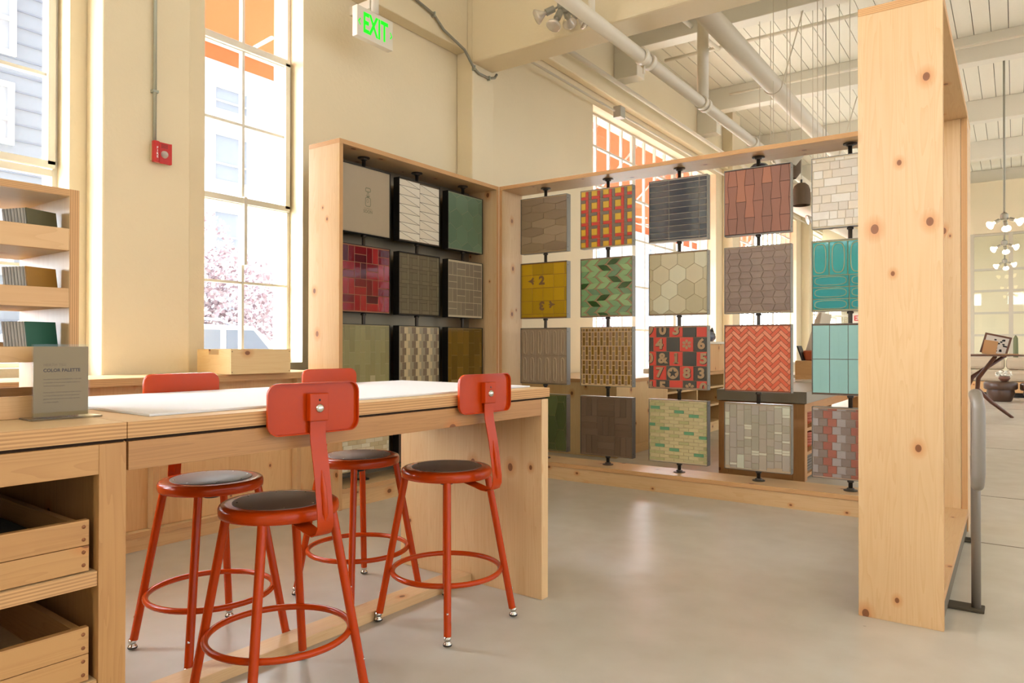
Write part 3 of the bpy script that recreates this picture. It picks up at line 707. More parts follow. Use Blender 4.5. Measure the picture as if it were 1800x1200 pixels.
def rid(m):
    c_ = glaze((150, 196, 190), .35)
    for i in range(4):
        for j in range(2):
            x = -.18+.116*i; z = .118-.236*j
            m.idx([(x-.006, -.004, z-.08), (x, -.009, z), (x+.006, -.004, z-.08), (x, -.004, z+.08)], [(0, 1, 3), (1, 2, 3), (0, 2, 1)], c_)
panel(RU[4], ROWS[2], 'R', 'light blue panel of tall flat bricks with a faint central ridge', [(rect(-.238+.116*i, -.236+.236*j, .116, .236), (152, 198, 192)) for i in range(4) for j in range(2)]+[(rect(.226, -.24, .02, .24), (152, 198, 192)), (rect(.226, 0, .02, .24), (152, 198, 192))], (112, 84, 66), g=.0018, rough=.35, extra=rid)
# row 4
panel(RU[0], ROWS[3], 'R', 'dark green panel of tall slender hexagons half hidden by the table end', hexes(.235, .118, .03, [(84, 92, 52), (76, 84, 48), (92, 100, 60)], False, x0=.06), (128, 112, 62), g=.0012, rough=.2)
panel(RU[1], ROWS[3], 'R', 'dark brown panel of bricks in alternating three-brick blocks', parquet(.155, 3, [(102, 80, 60), (96, 76, 56), (108, 86, 66)]), (134, 108, 82), g=.001)
def gpick(i, j): return (108, 160, 120) if (i*7+j*3) % 11 == 0 else ((184, 178, 128), (208, 194, 146), (202, 188, 142))[(i*5+j*3+(i*j) % 2) % 3]
panel(RU[2], ROWS[3], 'R', 'pale sage panel of thin bricks with scattered jade ones', brick(.078, .0265, [], .5, pick=gpick), (220, 200, 160), g=.0013, rough=.2)
T = []
x = -.25; i = 0
while x < .24:
    y = -.3+rp.uniform(0, .1)
    while y < .25:
        h_ = rp.choice([.018, .05, .055, .1, .11]); T.append((rect(x, y, .053, h_), (214, 212, 192) if h_ < .03 else rp.choice([(178, 166, 148), (168, 160, 140), (174, 164, 150), (206, 206, 184), (178, 170, 152)]))); y += h_
    x += .053; i += 1
panel(RU[3], ROWS[3], 'R', 'grey and cream panel of upright bricks of mixed lengths', T, (190, 168, 138), g=.001, rough=.3)
panel(RU[4], ROWS[3], 'R', 'grey, mauve and terracotta panel of short running bricks', brick(.058, .053, [], .5, x0=.02, pick=lambda i, j: ((166, 156, 152), (134, 118, 108), (158, 92, 72))[i % 3]), (196, 168, 142), g=.0011)
# ---------------------------------------------------------------- pivot pipes
def pipe(x, y, label):
    e = empty('pivot_pipe', (x, y, 0)); tag(e, label, 'pipe', 'pivot pipes carrying the tile panels')
    MB().tube([(0, 0, ZB+.001), (0, 0, ZT-TH-.001)], .0135, IRON, 14).build('pipe', e)
    for z, d in ((ZB+.001, 1), (ZT-TH-.001, -1)):
        sharp(MB().lathe([(0.0, 0), (.044, 0), (.044, d*.006), (.026, d*.009), (.022, d*.018), (0.0, d*.018)], IRON, (0, 0, z), seg=24).build('flange', e))
    for r_ in ROWS:
        sharp(MB().lathe([(.0, -.2425), (.018, -.2425), (.021, -.247), (.021, -.256), (.018, -.259), (0, -.259)], IRON, (0, 0, r_), seg=12).build('collar', e))
    return e
names = ('taupe hexagon', 'yellow and red pinwheel', 'navy brick', 'terracotta hourglass', 'pale cream brick')
for u, nme in zip(RU, names): pipe(u+.002, 5.245, 'dark steel pipe with round flanges down the column under the %s panel' % nme)
for u, nme in zip(LU, ('coming soon', 'white triangle', 'sage green hexagon')): pipe(-3.865, u, 'dark steel pipe behind the column of tile samples headed by the %s panel' % nme)
# ================================================================ WORK TABLE (turned 2.2 degrees to the room)
TZ = R(-2.2)
TB = empty('work_table', (-1.69, 2.69, 0), TZ); tag(TB, 'long plywood-topped work table with a pine end panel and foot rail', 'table')
bx('table_top', -.90, 0, -1.803, 0.012, .884, .924, BIRCH, TB, .0012, g='y', ply='z')
bx('spacer', -.88, -.014, -1.80, 0, .876, .884, flat('shadow_gap', (60, 40, 22), .9), TB)  # dark colour paints the shade of the gap under the table top
bx('front_apron', -.022, -.002, -1.80, -.052, .806, .876, FIR, TB, .001, g='y')
bx('back_apron', -.875, -.855, -1.80, -.052, .806, .876, FIR, TB, .001, g='y')
bx('end_panel', -.875, -.0, -.05, 0, 0, .876, CLEAR, TB, .002, g='z')
bx('foot_rail', -.503, -.401, -1.80, -.052, 0, .040, CLEAR, TB, .002, g='y')
CB = empty('drawer_cabinet', (-1.69, 2.69, 0), TZ); tag(CB, 'open-fronted pine cabinet with box drawers under the near end of the table', 'cabinet')
bx('cabinet_top', -.90, 0, -3.4, -1.805, .884, .924, BIRCH, CB, .0012, g='y', ply='z')
bx('spacer', -.88, -.014, -3.38, -1.806, .876, .884, flat('shadow_gap', (60, 40, 22), .9), CB)  # shade of the gap painted in under the cabinet top too
bx('stile', -.03, 0, -1.868, -1.806, 0, .876, CABW, CB, .001, g='z')
bx('stile', -.03, 0, -2.62, -2.56, 0, .876, CABW, CB, .001, g='z')
bx('top_rail', -.03, -.001, -2.56, -1.868, .806, .876, CABW, CB, .001, g='y')
bx('side_panel', -.88, -.03, -1.848, -1.808, 0, .876, CABW, CB, .001, g='z')
bx('side_panel', -.88, -.03, -3.38, -3.34, 0, .876, CABW, CB, .001, g='z')
bx('back_panel', -.895, -.88, -3.38, -1.808, 0, .876, CABW, CB, .001, g='z')
bx('divider', -.88, -.03, -2.61, -2.57, 0, .876, CABW, CB, .001, g='z')
for z in (.03, .290, .545):
    bx('shelf', -.88, -.004, -2.57, -1.869, z, z+.035, BIRCH, CB, .001, g='y', ply='z')
DK = flat('dark_tray_liner', (52, 44, 36), .8)
for z, zt, nm, fill in ((.583, .702, 'upper open pine box drawer with a black tray in the table cabinet', 1), (.328, .452, 'middle open pine box drawer in the table cabinet', 0), (.068, .20, 'lowest pine box drawer in the table cabinet', 0)):
    e = empty('box_drawer', (0, 0, 0), 0); e.matrix_world = CB.matrix_world; e.location = (-1.69, 2.69, 0); e.rotation_euler = (0, 0, TZ)
    tag(e, nm, 'drawer', 'box drawers in the table cabinet'); y0, y1 = -2.55, -1.884
    hm = (z+zt)/2
    bx('drawer_front', -.030, -.012, y0, y1, z, hm-.0008, CABW, e, .0008, g='y'); bx('drawer_front', -.030, -.012, y0, y1, hm+.0008, zt, CABW, e, .0008, g='y')
    for yy in (y0, y1-.018): bx('drawer_side', -.60, -.031, yy, yy+.018, z, zt-.012, CABW, e, .0008, g='x')
    bx('drawer_back', -.618, -.60, y0, y1, z, zt-.012, CABW, e, .0008, g='y'); bx('drawer_bottom', -.60, -.031, y0+.018, y1-.018, z+.004, z+.012, BIRCH, e, g='y')
    dw = MB()
    for k in range(4): dw.lathe([(0, .0006), (.0045, .0006), (.0045, -.001)], flat('dowel', (150, 92, 52), .6), (-.0119, y1-.012, z+.015+k*(zt-z-.03)/3), (1, 0, 0), 10)
    dw.build('dowel_pins', e)
    if fill: 
        t = bx('sample_tray', -.52, -.06, y0+.03, y1-.05, z+.0135, z+.075, DK, None, .003); t.location = (-1.69, 2.69, 0); t.rotation_euler = (0, 0, TZ); tag(t, 'shallow black tray inside the upper box drawer', 'tray')
# white board on the table
o = bx('work_mat', -.90, -.085, -1.71, .0-.02, .9245, .931, flat('white_felt_board', (244, 246, 248), .75, bump=.2, bscale=300), None, .001); o.location = (-1.69, 2.69, 0); o.rotation_euler = (0, 0, TZ)
tag(o, 'large thin white board covering the table top', 'board')
# acrylic sign
e = empty('sign_holder', (-1.69, 2.69, 0), TZ); tag(e, 'clear acrylic sign holder on the table reading color palette', 'sign')
AC = glassmat()
bx('acrylic_base', -.265, -.185, -1.945, -1.782, .9245, .9285, flat('acrylic', (214, 204, 178), .08, **{'Transmission Weight': .85}), e, .001)
bx('acrylic_front', -.214, -.2115, -1.933, -1.802, .929, 1.112, AC, e); bx('acrylic_back', -.2205, -.218, -1.933, -1.802, .929, 1.112, AC, e)
bx('card', -.2170, -.2155, -1.930, -1.805, .931, 1.106, flat('kraft_card', (150, 126, 86), .7), e)
m = MB(); inkd = flat('ink_dark', (70, 52, 34), .8); inkl = flat('ink_light', (112, 90, 60), .8)
def wr(s_, x, z, size, mt, off=0):
    ts = text_tris(s_, size, off, align='LEFT')
    for t in ts: m.face([(-.2152, -1.909+x+a, z+b) for a, b in t], mt)
wr('HEATH TILE', 0, 1.060, .0098, inkl); wr('COLOR PALETTE', 0, 1.046, .0112, inkd, .0004)
for i, s_ in enumerate(('See the full range of possibilities\u2014our tile', 'is available in more than eighty colors in', 'matte and glossy glazes.', '', "If you'd like a color sample to take home,", "or if you'd like to learn more about our", 'glazes, just ask one of our team, and we', 'can share details.')):
    wr(s_, 0, 1.024-i*.0082, .0052, inkd)
m.build('lettering', e)
# ---------------------------------------------------------------- sample shelf standing on the table
U = empty('sample_shelf', (-1.69, 2.69, 0), TZ); tag(U, 'open-backed plywood shelf unit full of tile sample boards standing on the table', 'shelf unit')
ux0, ux1, uy0, uy1 = -.62, -.275, -3.0, -1.804
bx('side_panel', ux0, ux1, uy1-.024, uy1, .925, 1.520, BIRCH, U, .001, g='z', ply='y'); bx('side_panel', ux0, ux1, uy0, uy0+.024, .925, 1.520, BIRCH, U, .001, g='z', ply='y')
bx('top_board', ux0, ux1, uy0+.024, uy1-.024, 1.501, 1.520, BIRCH, U, .001, g='y', ply='z')
lips = ((.925, .981), (1.066, 1.106), (1.208, 1.259), (1.358, 1.416))
for z0, z1 in lips:
    bx('shelf_board', ux0, ux1-.019, uy0+.024, uy1-.024, z0, z0+.016, BIRCH, U, .001, g='y')
    bx('shelf_lip', ux1-.018, ux1, uy0+.024, uy1-.0245, z0, z1, PINE2, U, .001, g='y')
    bx('shelf_divider', ux0+.12, ux0+.135, uy0+.03, uy1-.028, z0+.0165, z1+.012, PINE2, U, .001, g='y')
    for yy in (-1.965, -2.2): bx('shelf_divider', ux0, ux1-.019, yy, yy+.012, z0+.0165, z1-.012, PINE2, U, .001, g='x')
whitec = flat('sample_edge', (236, 232, 224), .6)
def boards(y, z, side, cols, wd, hh, n, x0, group, words, lean=12):
    for k in range(n):
        c_ = cols[k] if k < len(cols) else (196, 190, 180)
        th = .0065; xx = x0 - k*.0105*math.cos(R(side))
        m = MB(); m.box(-th/2, -.001, -wd/2, wd/2, 0, hh, whitec); m.box(-.001, th/2, -wd/2, wd/2, 0, hh, flat('sample_%d_%d_%d' % c_, c_, .5))
        o = m.build('sample_board'); 
        M = Matrix.Translation((-1.69, 2.69, 0)) @ Matrix.Rotation(TZ, 4, 'Z') @ Matrix.Translation((xx, y-k*.0105*math.sin(R(side)), z)) @ Matrix.Rotation(R(side), 4, 'Z') @ Matrix.Rotation(R(-lean), 4, 'Y')
        o.matrix_world = M; tag(o, words[0] if k == 0 else '%s sample board, %s behind the %s' % (words[1], ('', 'first', 'second', 'third', 'fourth', 'fifth', 'sixth', 'seventh')[k], words[2]), 'sample board', group)
specs = [(3, (100, 94, 64), 'moss green', (84, 72, 50), 'dark olive'), (2, (166, 118, 44), 'mustard', (44, 42, 38), 'charcoal'), (1, (40, 98, 78), 'deep green', (58, 46, 32), 'dark brown'), (0, (120, 106, 86), 'stone grey', (72, 60, 46), 'umber')]
lev = ('on the top shelf', 'on the second shelf', 'on the third shelf', 'on the lowest shelf')
for (i, ca, na, cb_, nb) in specs:
    z0 = lips[i][0]+.017; L_ = lev[3-i]; off = -.0 if i else .0
    if i:
        boards(-1.872, z0, 22, [ca], .088, .088, 8, ux1-.045, 'pale-edged sample boards leaning in rows', ('%s sample board leaning at the front right %s' % (na, L_), 'pale-edged', '%s board %s' % (na, L_)), 8)
    boards(-2.045, z0, 5, [cb_], .12, .098, 3, ux1-.045, 'dark sample boards at the left of the shelf unit', ('%s sample board leaning at the left photo edge %s' % (nb, L_), 'dark', '%s board %s' % (nb, L_)), 10)
    boards(-1.955, z0, 25, [(200, 192, 178)], .062, .086, 4, ux0+.10, 'white sample boards at the back of the shelf unit', ('pale sample board at the open back of the unit %s' % L_, 'white-edged', 'pale back board %s' % L_), 8)
# ================================================================ WINDOW BENCH
BN = empty('window_bench', (-3.9, 1.0, 0)); tag(BN, 'long plywood-topped pine cabinet bench running under the windows', 'bench')
X = lambda v: v+3.9
bx('bench_top', X(-4.297), X(-3.80), -3.2, 2.268, .896, .937, BIRCH, BN, .001, g='y', ply='z')
bx('bottom_board', X(-4.25), X(-3.862), -3.2, 2.262, .072, .102, BIRCH, BN, .001, g='y', ply='z')
bx('kickboard', X(-3.89), X(-3.870), -3.2, 2.262, 0, .071, PINE2, BN, .001, g='y')
for y in (-2.6, -1.7, -.8, .06, 1.087, 2.05): bx('divider', X(-4.25), X(-3.862), y, y+.032, .103, .895, BIRCH, BN, .001, g='z', ply='y')
yy = [-2.568, -1.668, -.768, .092, 1.119]; ye = [-1.7, -.8, .06, 1.087, 2.05]
PK = wood('knotty_door', (228, 180, 122), (206, 144, 84), lane=.15, knots=.75)
for a, b in zip(yy, ye): bx('inset_panel', X(-3.93), X(-3.912), a+.001, b-.001, .103, .895, PK, BN, .001, g='z')
bx('end_panel', X(-4.25), X(-3.862), 2.235, 2.262, .103, .895, BIRCH, BN, .001, g='z', ply='y'); bx('inset_panel', X(-3.93), X(-3.912), 2.083, 2.234, .103, .895, PK, BN, .001, g='z')
# crate on the bench
e = empty('wooden_crate', (-3.72, 2.68, .9385), R(-2)); e.location = (-3.93, 2.70, .9385); tag(e, 'shallow pale pine crate with hand slots on the bench under the tall window', 'crate')
CR = wood('crate_pine', (240, 206, 148), (222, 176, 112), lane=.2, knots=.4)
hw_, hl = .185, .205; hh = .148
bx('front_side', hw_-.012, hw_, -hl, hl, 0, hh, CR, e, .001, g='y'); bx('back_side', -hw_, -hw_+.012, -hl, hl, 0, hh, CR, e, .001, g='y')
for sy in (-1, 1):
    m = MB(); y0, y1 = sorted((sy*hl, sy*(hl-.012))); m.box(-hw_+.0125, hw_-.0125, y0, y1, 0, hh-.034, CR, g='x'); m.box(-hw_+.0125, -.055, y0, y1, hh-.034, hh-.001, CR, g='x'); m.box(.055, hw_-.0125, y0, y1, hh-.034, hh-.001, CR, g='x'); m.build('end_side', e)
bx('bottom', -hw_+.013, hw_-.013, -hl+.013, hl-.013, .002, .010, BIRCH, e)
m = MB()
for zz in (.012, hh-.014):
    for y_ in (-hl+.008, hl-.008): m.lathe([(0, .0006), (.0032, .0006), (.0032, -.001)], flat('nail', (120, 80, 50), .5), (hw_, y_, zz), (1, 0, 0), 8)
m.build('nails', e)
# ================================================================ STOOLS
def make_stool():
    e = empty('metal_stool')
    s_ = MB(); prof = [(0, .600), (.150, .600), (.156, .596), (.156, .582), (.178, .582), (.1815, .586), (.183, .594), (.183, .606), (.180, .614), (.173, .6185), (.158, .6195), (0, .6165)]
    s_.lathe(prof[3:], ORANGE, seg=56); sharp(s_.build('seat', e), 60)
    p = MB(); PAD = flat('hardboard_pad', (120, 94, 78), .45, spec=1.0, bump=.1); p.lathe([(.0, .6225), (.138, .6225), (.1415, .621), (.1415, .6165)], PAD, seg=48)
    for k in range(8):
        a = R(22+45*k); p.lathe([(0, .0014), (.0028, .0008), (.0034, 0)], CHROME, (.127*math.cos(a), .127*math.sin(a), .6225), seg=8)
    sharp(p.build('seat_pad', e))
    MB().lathe([(0, .548), (.026, .548), (.03, .553), (.03, .5815), (0, .5815)], BLACKM, seg=20).build('swivel_hub', e)
    for k in range(4):
        a = R(45+90*k); c, s = math.cos(a), math.sin(a); P = lambda r_, z: (r_*c, r_*s, z)
        l = MB(); l.tube([P(.166, .5815), P(.268, .036)], .0142, ORANGE, 18); lg = l.build('leg', e); sharp(lg)
        t = MB(); t.lathe([(0, .0036), (.0036, .0025), (.0045, 0)], CHROME, P(.2525+.0142, .118), (c, s, 0), 8); t.build('screw', lg)
        f = MB(); f.lathe([(.0, .0), (.011, 0), (.0155, .004), (.0165, .010), (.0145, .016), (.0105, .020), (.0105, .024), (.0135, .026), (.0138, .038), (0, .038)], CHROME, P(.2725, .0), seg=16); f.lathe([(.0168, .006), (.0168, .011)], BLACKM, P(.2725, .0), seg=16); f.build('foot_glide', e)
    r_ = MB(); r_.tube([(.218*math.cos(R(a)), .218*math.sin(R(a)), .205) for a in range(0, 360, 6)], .0105, ORANGE, 12, closed=True); r_.build('foot_ring', e)
    # back bracket strap
    path = [(.055, .574), (.12, .571), (.17, .561), (.205, .553), (.235, .552), (.258, .562), (.268, .582), (.268, .61), (.260, .67), (.247, .745), (.233, .805), (.2275, .828), (.2255, .85), (.2255, .962)]
    b = MB(); t = .0035; w_ = .0255; n = len(path); vs = []
    for i, (x, z) in enumerate(path):
        a = path[max(i-1, 0)]; c = path[min(i+1, n-1)]; d = Vector((c[0]-a[0], c[1]-a[1])).normalized(); nx, nz = -d.y*t/2, d.x*t/2
        vs += [(x+nx, -w_, z+nz), (x+nx, w_, z+nz), (x-nx, w_, z-nz), (x-nx, -w_, z-nz)]
    fs = []
    for i in range(n-1):
        for k in range(4): fs.append((i*4+k, i*4+(k+1) % 4, (i+1)*4+(k+1) % 4, (i+1)*4+k))
    b.idx(vs, fs, ORANGE); b.face([vs[k] for k in range(4)], ORANGE); b.face([vs[(n-1)*4+k] for k in (3, 2, 1, 0)], ORANGE)
    b.tube([(.2695, 0, .600), (.270, 0, .62), (.260, 0, .69), (.249, 0, .745)], [.002, .0085, .0085, .002], ORANGE, 10)
    sharp(b.build('back_bracket', e), 50)
    # backrest: a pressed plate with a rolled lip towards the back
    q = MB(); hw2, hh2, rr_ = .149, .0735, .032; zc = .925; N = 26; cols = []
    ys = sorted(set([-hw2+rr_*(1-math.cos(R(90*i/6))) for i in range(7)]+[hw2-rr_*(1-math.cos(R(90*i/6))) for i in range(7)]+[-hw2+rr_+(2*hw2-2*rr_)*i/N for i in range(N+1)]))
    def hz(y): d = max(0, abs(y)-(hw2-rr_)); return hh2-rr_+math.sqrt(max(0, rr_*rr_-d*d))
    bx_ = lambda y: .210-.42*y*y
    for x_off, nm in ((0, 0), (.0022, 1)):
        vs = []
        for y in ys: vs += [(bx_(y)+x_off, y, zc-hz(y)), (bx_(y)+x_off, y, zc), (bx_(y)+x_off, y, zc+hz(y))]
        q.idx(vs, [(3*i+j, 3*i+3+j, 3*i+4+j, 3*i+1+j) for i in range(len(ys)-1) for j in range(2)], ORANGE)
    loop = [(y, zc+hz(y)) for y in ys]+[(y, zc-hz(y)) for y in reversed(ys)]
    n = len(loop); vs = []
    for x_off, s_ in ((0, 1), (.004, 1.012), (.013, 1.012), (.0135, .992), (.0022, .985)):
        for y, z in loop: vs.append((bx_(y)+x_off, y*s_ if abs(y) else 0, zc+(z-zc)*(1+(s_-1)*2.1)))
    q.idx(vs, [(k*n+i, k*n+(i+1) % n, (k+1)*n+(i+1) % n, (k+1)*n+i) for k in range(4) for i in range(n)], ORANGE)
    br = sharp(q.build('backrest', e), 55)
    bx('socket_plate', .2125, .236, -.031, .031, .887, .969, ORANGE, e, .003)
    bo = MB(); bo.lathe([(0, .0085), (.0085, .008), (.0125, .004), (.0135, 0)], CHROME, (.236, 0, .925), (1, 0, 0), 16); bo.lathe([(0, .0006), (.0035, .0004), (.0035, 0)], BLACKM, (.236, 0, .949), (1, 0, 0), 10); bo.build('bolt', e)
    return e
st = make_stool()
spots = [(-1.905, 1.438, -9, 'nearest red-orange metal stool at the left front, its backrest turned to the camera'),
         (-1.891, 2.236, -4, 'red-orange metal stool at the front of the table beside the pine end panel'),
         (-2.438, 1.538, 178, 'red-orange metal stool behind the table at the left, near the drawer cabinet'),
         (-2.412, 2.240, 176, 'red-orange metal stool behind the table, between the foot rail and the tile rack')]
for i, (x, y, a, lb) in enumerate(spots):
    o = st if i == 0 else copy_tree(st); o.location = (x, y, 0.0005); o.rotation_euler = (0, 0, R(a)); tag(o, lb, 'stool', 'red-orange metal stools around the table')
# ================================================================ WALL FITTINGS
e = empty('fire_alarm', (-4.299, 2.345, 2.28)); tag(e, 'red fire alarm strobe on the pilaster between the two windows', 'fire alarm')
RD = flat('alarm_red', (200, 30, 22), .3)
bx('back_box', .001, .035, -.05, .05, -.052, .052, flat('back_box_cream', (206, 190, 150), .5), e, .003)
pr = [(.036, -.058), (.060, -.058), (.066, -.050), (.066, -.026), (.052, -.018), (.052, .045), (.060, .058), (.036, .058)]
m = MB(); m.prism([(a, b) for a, b in pr], -.064, .064, 'z', RD); m.build('housing', e, .003)
m = MB(); m.lathe([(0, .022), (.012, .020), (.020, .010), (.023, 0)], flat('strobe_lens', (226, 216, 206), .1, **{'Transmission Weight': .4}), (.052, .014, -.008), (1, 0, 0), 20); m.build('strobe_lens', e)
m = MB()
for k, ch in enumerate('FIRE'):
    for t in text_tris(ch, .019, .0006): m.face([(.0668, -.038+a, .022-k*.018+b) for a, b in t], flat('white_print', (240, 236, 230), .5))
m.build('lettering', e)
m = MB()
for k in range(6): m.box(.0515, .0525, -.008, .034, .030+k*.0045, .032+k*.0045, flat('grille_dark', (110, 14, 12), .5))
m.build('grille', e)
CD = flat('conduit_grey', (176, 178, 160), .4, metal=.3)
e = empty('conduit', (-4.28, 2.315, 2.345)); tag(e, 'thin vertical conduit rising from the red fire alarm', 'conduit'); MB().tube([(0, 0, 0), (0, 0, 2.9)], .0105, CD, 10).build('tube', e); bx('strap', -.018, .013, -.018, .018, .30, .315, CD, e)
e = empty('exit_sign', (-4.10, 3.95, 3.58)); tag(e, 'white exit sign with green letters and arrows high on the wall', 'exit sign')
WP = flat('sign_white', (236, 226, 206), .4)
bx('sign_box', -.028, .028, -.19, .19, -.115, .118, WP, e, .004)
m = MB(); G = emit('exit_green', (0, 225, 20), .75)
for t in text_tris('EXIT', .215, .006): m.face([(.0288, a*.60, b-.004) for a, b in t], G)
for s_ in (-1, 1):
    for q in ([(0, 0), (.028, .03), (.036, .022), (.016, 0)], [(0, 0), (.016, 0), (.036, -.022), (.028, -.03)]): m.face([(.0288, s_*(.182-a*.75), b-.004) for a, b in q], G)
m.build('lettering', e)
MB().tube([(0, .02, .119), (0, .02, .30)], .03, WP, 16).build('canopy_stem', e); bx('mounting_arm', -.26, -.03, -.01, .05, .17, .24, WP, e, .005)
e = empty('conduit', (-4.335, 4.6, 4.14)); tag(e, 'grey metal conduit bending down from the beam across the corner column', 'conduit')
pts = [(0, -.55, .36), (0, 0, .05), (0, .33, -.01), (.0, .47, -.10), (.045, .72, -.21), (.05, .86, -.34), (.05, .94, -.37), (.05, 1.10, -.37), (.05, 1.2, -.335), (.05, 1.235, -.29)]
MB().tube(pts, .013, flat('galvanised_conduit', (150, 146, 132), .35, metal=.6), 10).build('tube', e)
for p in (pts[2], pts[5], pts[7]): bx('clamp', p[0]-.02, p[0]+.018, p[1]-.006, p[1]+.006, p[2]-.022, p[2]+.022, CD, e)
# ================================================================ OVERHEAD PIPES
PW = flat('pipe_white', (236, 224, 200), .35)
e = empty('drain_pipe', (-2.74, 0, 3.70)); tag(e, 'white cast pipe with collars running under the concrete beam to the back', 'pipe')
MB().tube([(0, 4.2, 0), (.05, 20, 0)], .058, PW, 20).build('pipe', e)
for y in (5.9, 6.05, 7.4, 7.5, 9.2, 11, 13): sharp(MB().lathe([(.059, -.03), (.074, -.03), (.074, .03), (.059, .03)], PW, (.002*y, y, 0), (0, 1, 0), 20).build('collar', e))
MB().tube([(0, 5.0, .055), (0, 5.0, .80)], .028, PW, 14).build('riser', e); MB().tube([(.01, 7.45, .055), (.01, 7.45, 1.4)], .06, PW, 16).build('riser', e)
MB().tube([(.0, 5.98, -.06), (.0, 5.98, -.13)], .012, PW, 10).build('drain_nipple', e)
e = empty('large_duct_pipe', (-2.415, 0, 4.3)); tag(e, 'thickest white pipe slung below the plank ceiling at the right', 'pipe')
MB().tube([(0, 5.82, 0), (0, 20.9, 0)], .106, PW, 24).build('pipe', e)
for y in (9.0, 12.6, 16):
    MB().tube([(.0+.112*math.cos(R(a)), y, .112*math.sin(R(a))) for a in range(-180, 1, 15)]+[(.35, y, .82)], .008, PW, 8).build('strap_hanger', e)
def pipe_run(name, pts, r_, label, cat='pipe', mt=None):
    c = Vector(pts[0]); e = empty(name, c); tag(e, label, cat); MB().tube([Vector(p)-c for p in pts], r_, mt or PW, 12).build('pipe', e); return e
pipe_run('sprinkler_pipe', [(-4.2, 9.9, 5.3), (-3.4, 9.9, 5.3), (3.0, 9.9, 5.3)], .025, 'slim white sprinkler pipe crossing under the ceiling planks')
pipe_run('sprinkler_pipe', [(-3.4, 5.9, 5.05), (-3.4, 9.9, 5.28)], .028, 'white branch pipe angling to the corner valve under the planks')
pipe_run('sprinkler_pipe', [(-3.9, 8.75, 5.30), (4, 8.75, 5.30)], .018, 'thin white pipe fixed along the face of the nearest ceiling beam')
pipe_run('sprinkler_pipe', [(-3.9, 11.9, 5.32), (4, 11.9, 5.32)], .02, 'white pipe fixed along the second ceiling beam')
pipe_run('conduit', [(-4.33, 5.85, 4.22), (-4.33, 26, 4.22)], .014, 'long thin conduit running above the row of windows behind the tile rack', 'conduit')
pipe_run('conduit', [(-4.25, 5.85, 4.55), (-4.25, 26, 4.55)], .03, 'white rail high above the windows behind the tile rack', 'conduit')
e = empty('junction_box', (-4.30, 8.6, 4.22)); tag(e, 'small grey junction box on the conduit above the window', 'box'); bx('box', -.05, .06, -.07, .07, -.09, .06, flat('box_grey', (196, 192, 176), .4), e, .006)
# spot clusters
LAMP = flat('reflector_lamp', (214, 204, 188), .12, spec=.8, metal=.35); LIT = emit('lit_lamp', (255, 226, 190), 9.0)
def spots_(x, y, z, s, label, dirs, lit, drop, back=1.0):
    e = empty('spotlight_cluster', (x, y, z)); tag(e, label, 'light', 'clustered spotlights on drop rods')
    GB = flat('fixture_grey', (160, 156, 140), .4, metal=.3)
    sharp(MB().lathe([(0, -.05), (.048, -.05), (.052, -.02), (.052, .03), (.03, .055), (0, .055)], GB, seg=20).build('hub', e))
    MB().tube([(0, 0, .055), (0, 0, (5.5-z)/s)], .014 if back else .005, GB, 10).build('drop_rod', e)
    for d in dirs:
        d = Vector(d).normalized(); a = d*.05+Vector((0, 0, -.01)); h = MB(); h.tube([a, a+d*.03], .009, GB, 8); h.lathe([(.012, .03), (.027, .035), (.029, .10), (.029, .108), (.0, .108)], GB, a, d, 16)
        so = sharp(h.build('lamp_socket', e)); bm = MB(); bm.lathe([(.014, .105), (.018, .125), (.045, .165), (.060, .185), (.061, .195), (.05, .203), (0, .208)], LIT if lit else LAMP, a, d, 24); bm.build('reflector_bulb', so)
    e.scale = (s, s, s); return e
spots_(-3.10, 5.17, 3.99, 1.04, 'grey four-lamp spotlight cluster hanging in front of the concrete beam', [(-.75, -.55, -.45), (-.1, -.5, -.9), (.62, -.62, -.22), (.75, .35, -.75), (-.3, .9, -.2)], 0, .8)
for (y, z, x) in ((12.2, 2.93, -.115), (15.8, 2.99, -.15), (19.6, 3.03, -.18)):
    spots_(x, y, z, .95, 'lit spotlight cluster on a long rod at the right, %s of three in line' % ('nearest', 'middle', 'farthest')[[12.2, 15.8, 19.6].index(y)], [(-.75, -.45, -.5), (.8, -.4, -.4), (.1, .8, -.6)], 1, 2.55)
spots_(-1.93, 9.6, 2.78, 1.0, 'unlit spotlight cluster seen just above the turquoise tile panel', [(-.7, -.5, -.3), (.75, -.5, -.1), (.1, .8, -.5)], 0, 2.6, 0)
# pendants
def pend(x, y, z, prof, mt, label, top=5.5, cordc=(226, 214, 190)):
    e = empty('pendant_lamp', (x, y, z)); tag(e, label, 'pendant lamp'); o = MB().lathe(prof+[(r_*.93, h) for r_, h in prof[::-1]], mt, seg=32).build('lamp_shade', e); sharp(o, 60)
    zt = max(h for _, h in prof); MB().tube([(0, 0, zt), (0, 0, top-z)], .005, flat('cord', cordc, .6), 6).build('cord', e); sharp(MB().lathe([(0, zt+.04), (.012, zt+.035), (.012, zt-.01)], BLACKM, seg=10).build('cord_cap', e))
STN = flat('stoneware', (104, 84, 62), .8, bump=.8, bscale=120)
pend(-2.575, 9.0, 3.19, [(.145, 0), (.145, .05), (.125, .12), (.08, .165), (.0, .185)], flat('indigo_glaze', (44, 50, 72), .25), 'dark blue domed pendant lamp above the terracotta tile panel')
pend(-2.085, 9.0, 2.79, [(.10, 0), (.105, .08), (.10, .18), (.08, .235), (.045, .265), (.0, .275)], STN, 'speckled brown bell-shaped stoneware pendant lamp')
pend(-2.25, 9.15, 3.16, [(.07, 0), (.13, .08), (.13, .22), (.07, .27), (.0, .28)], STN, 'brown stoneware pendant lamp half hidden behind the pale cone lamp')
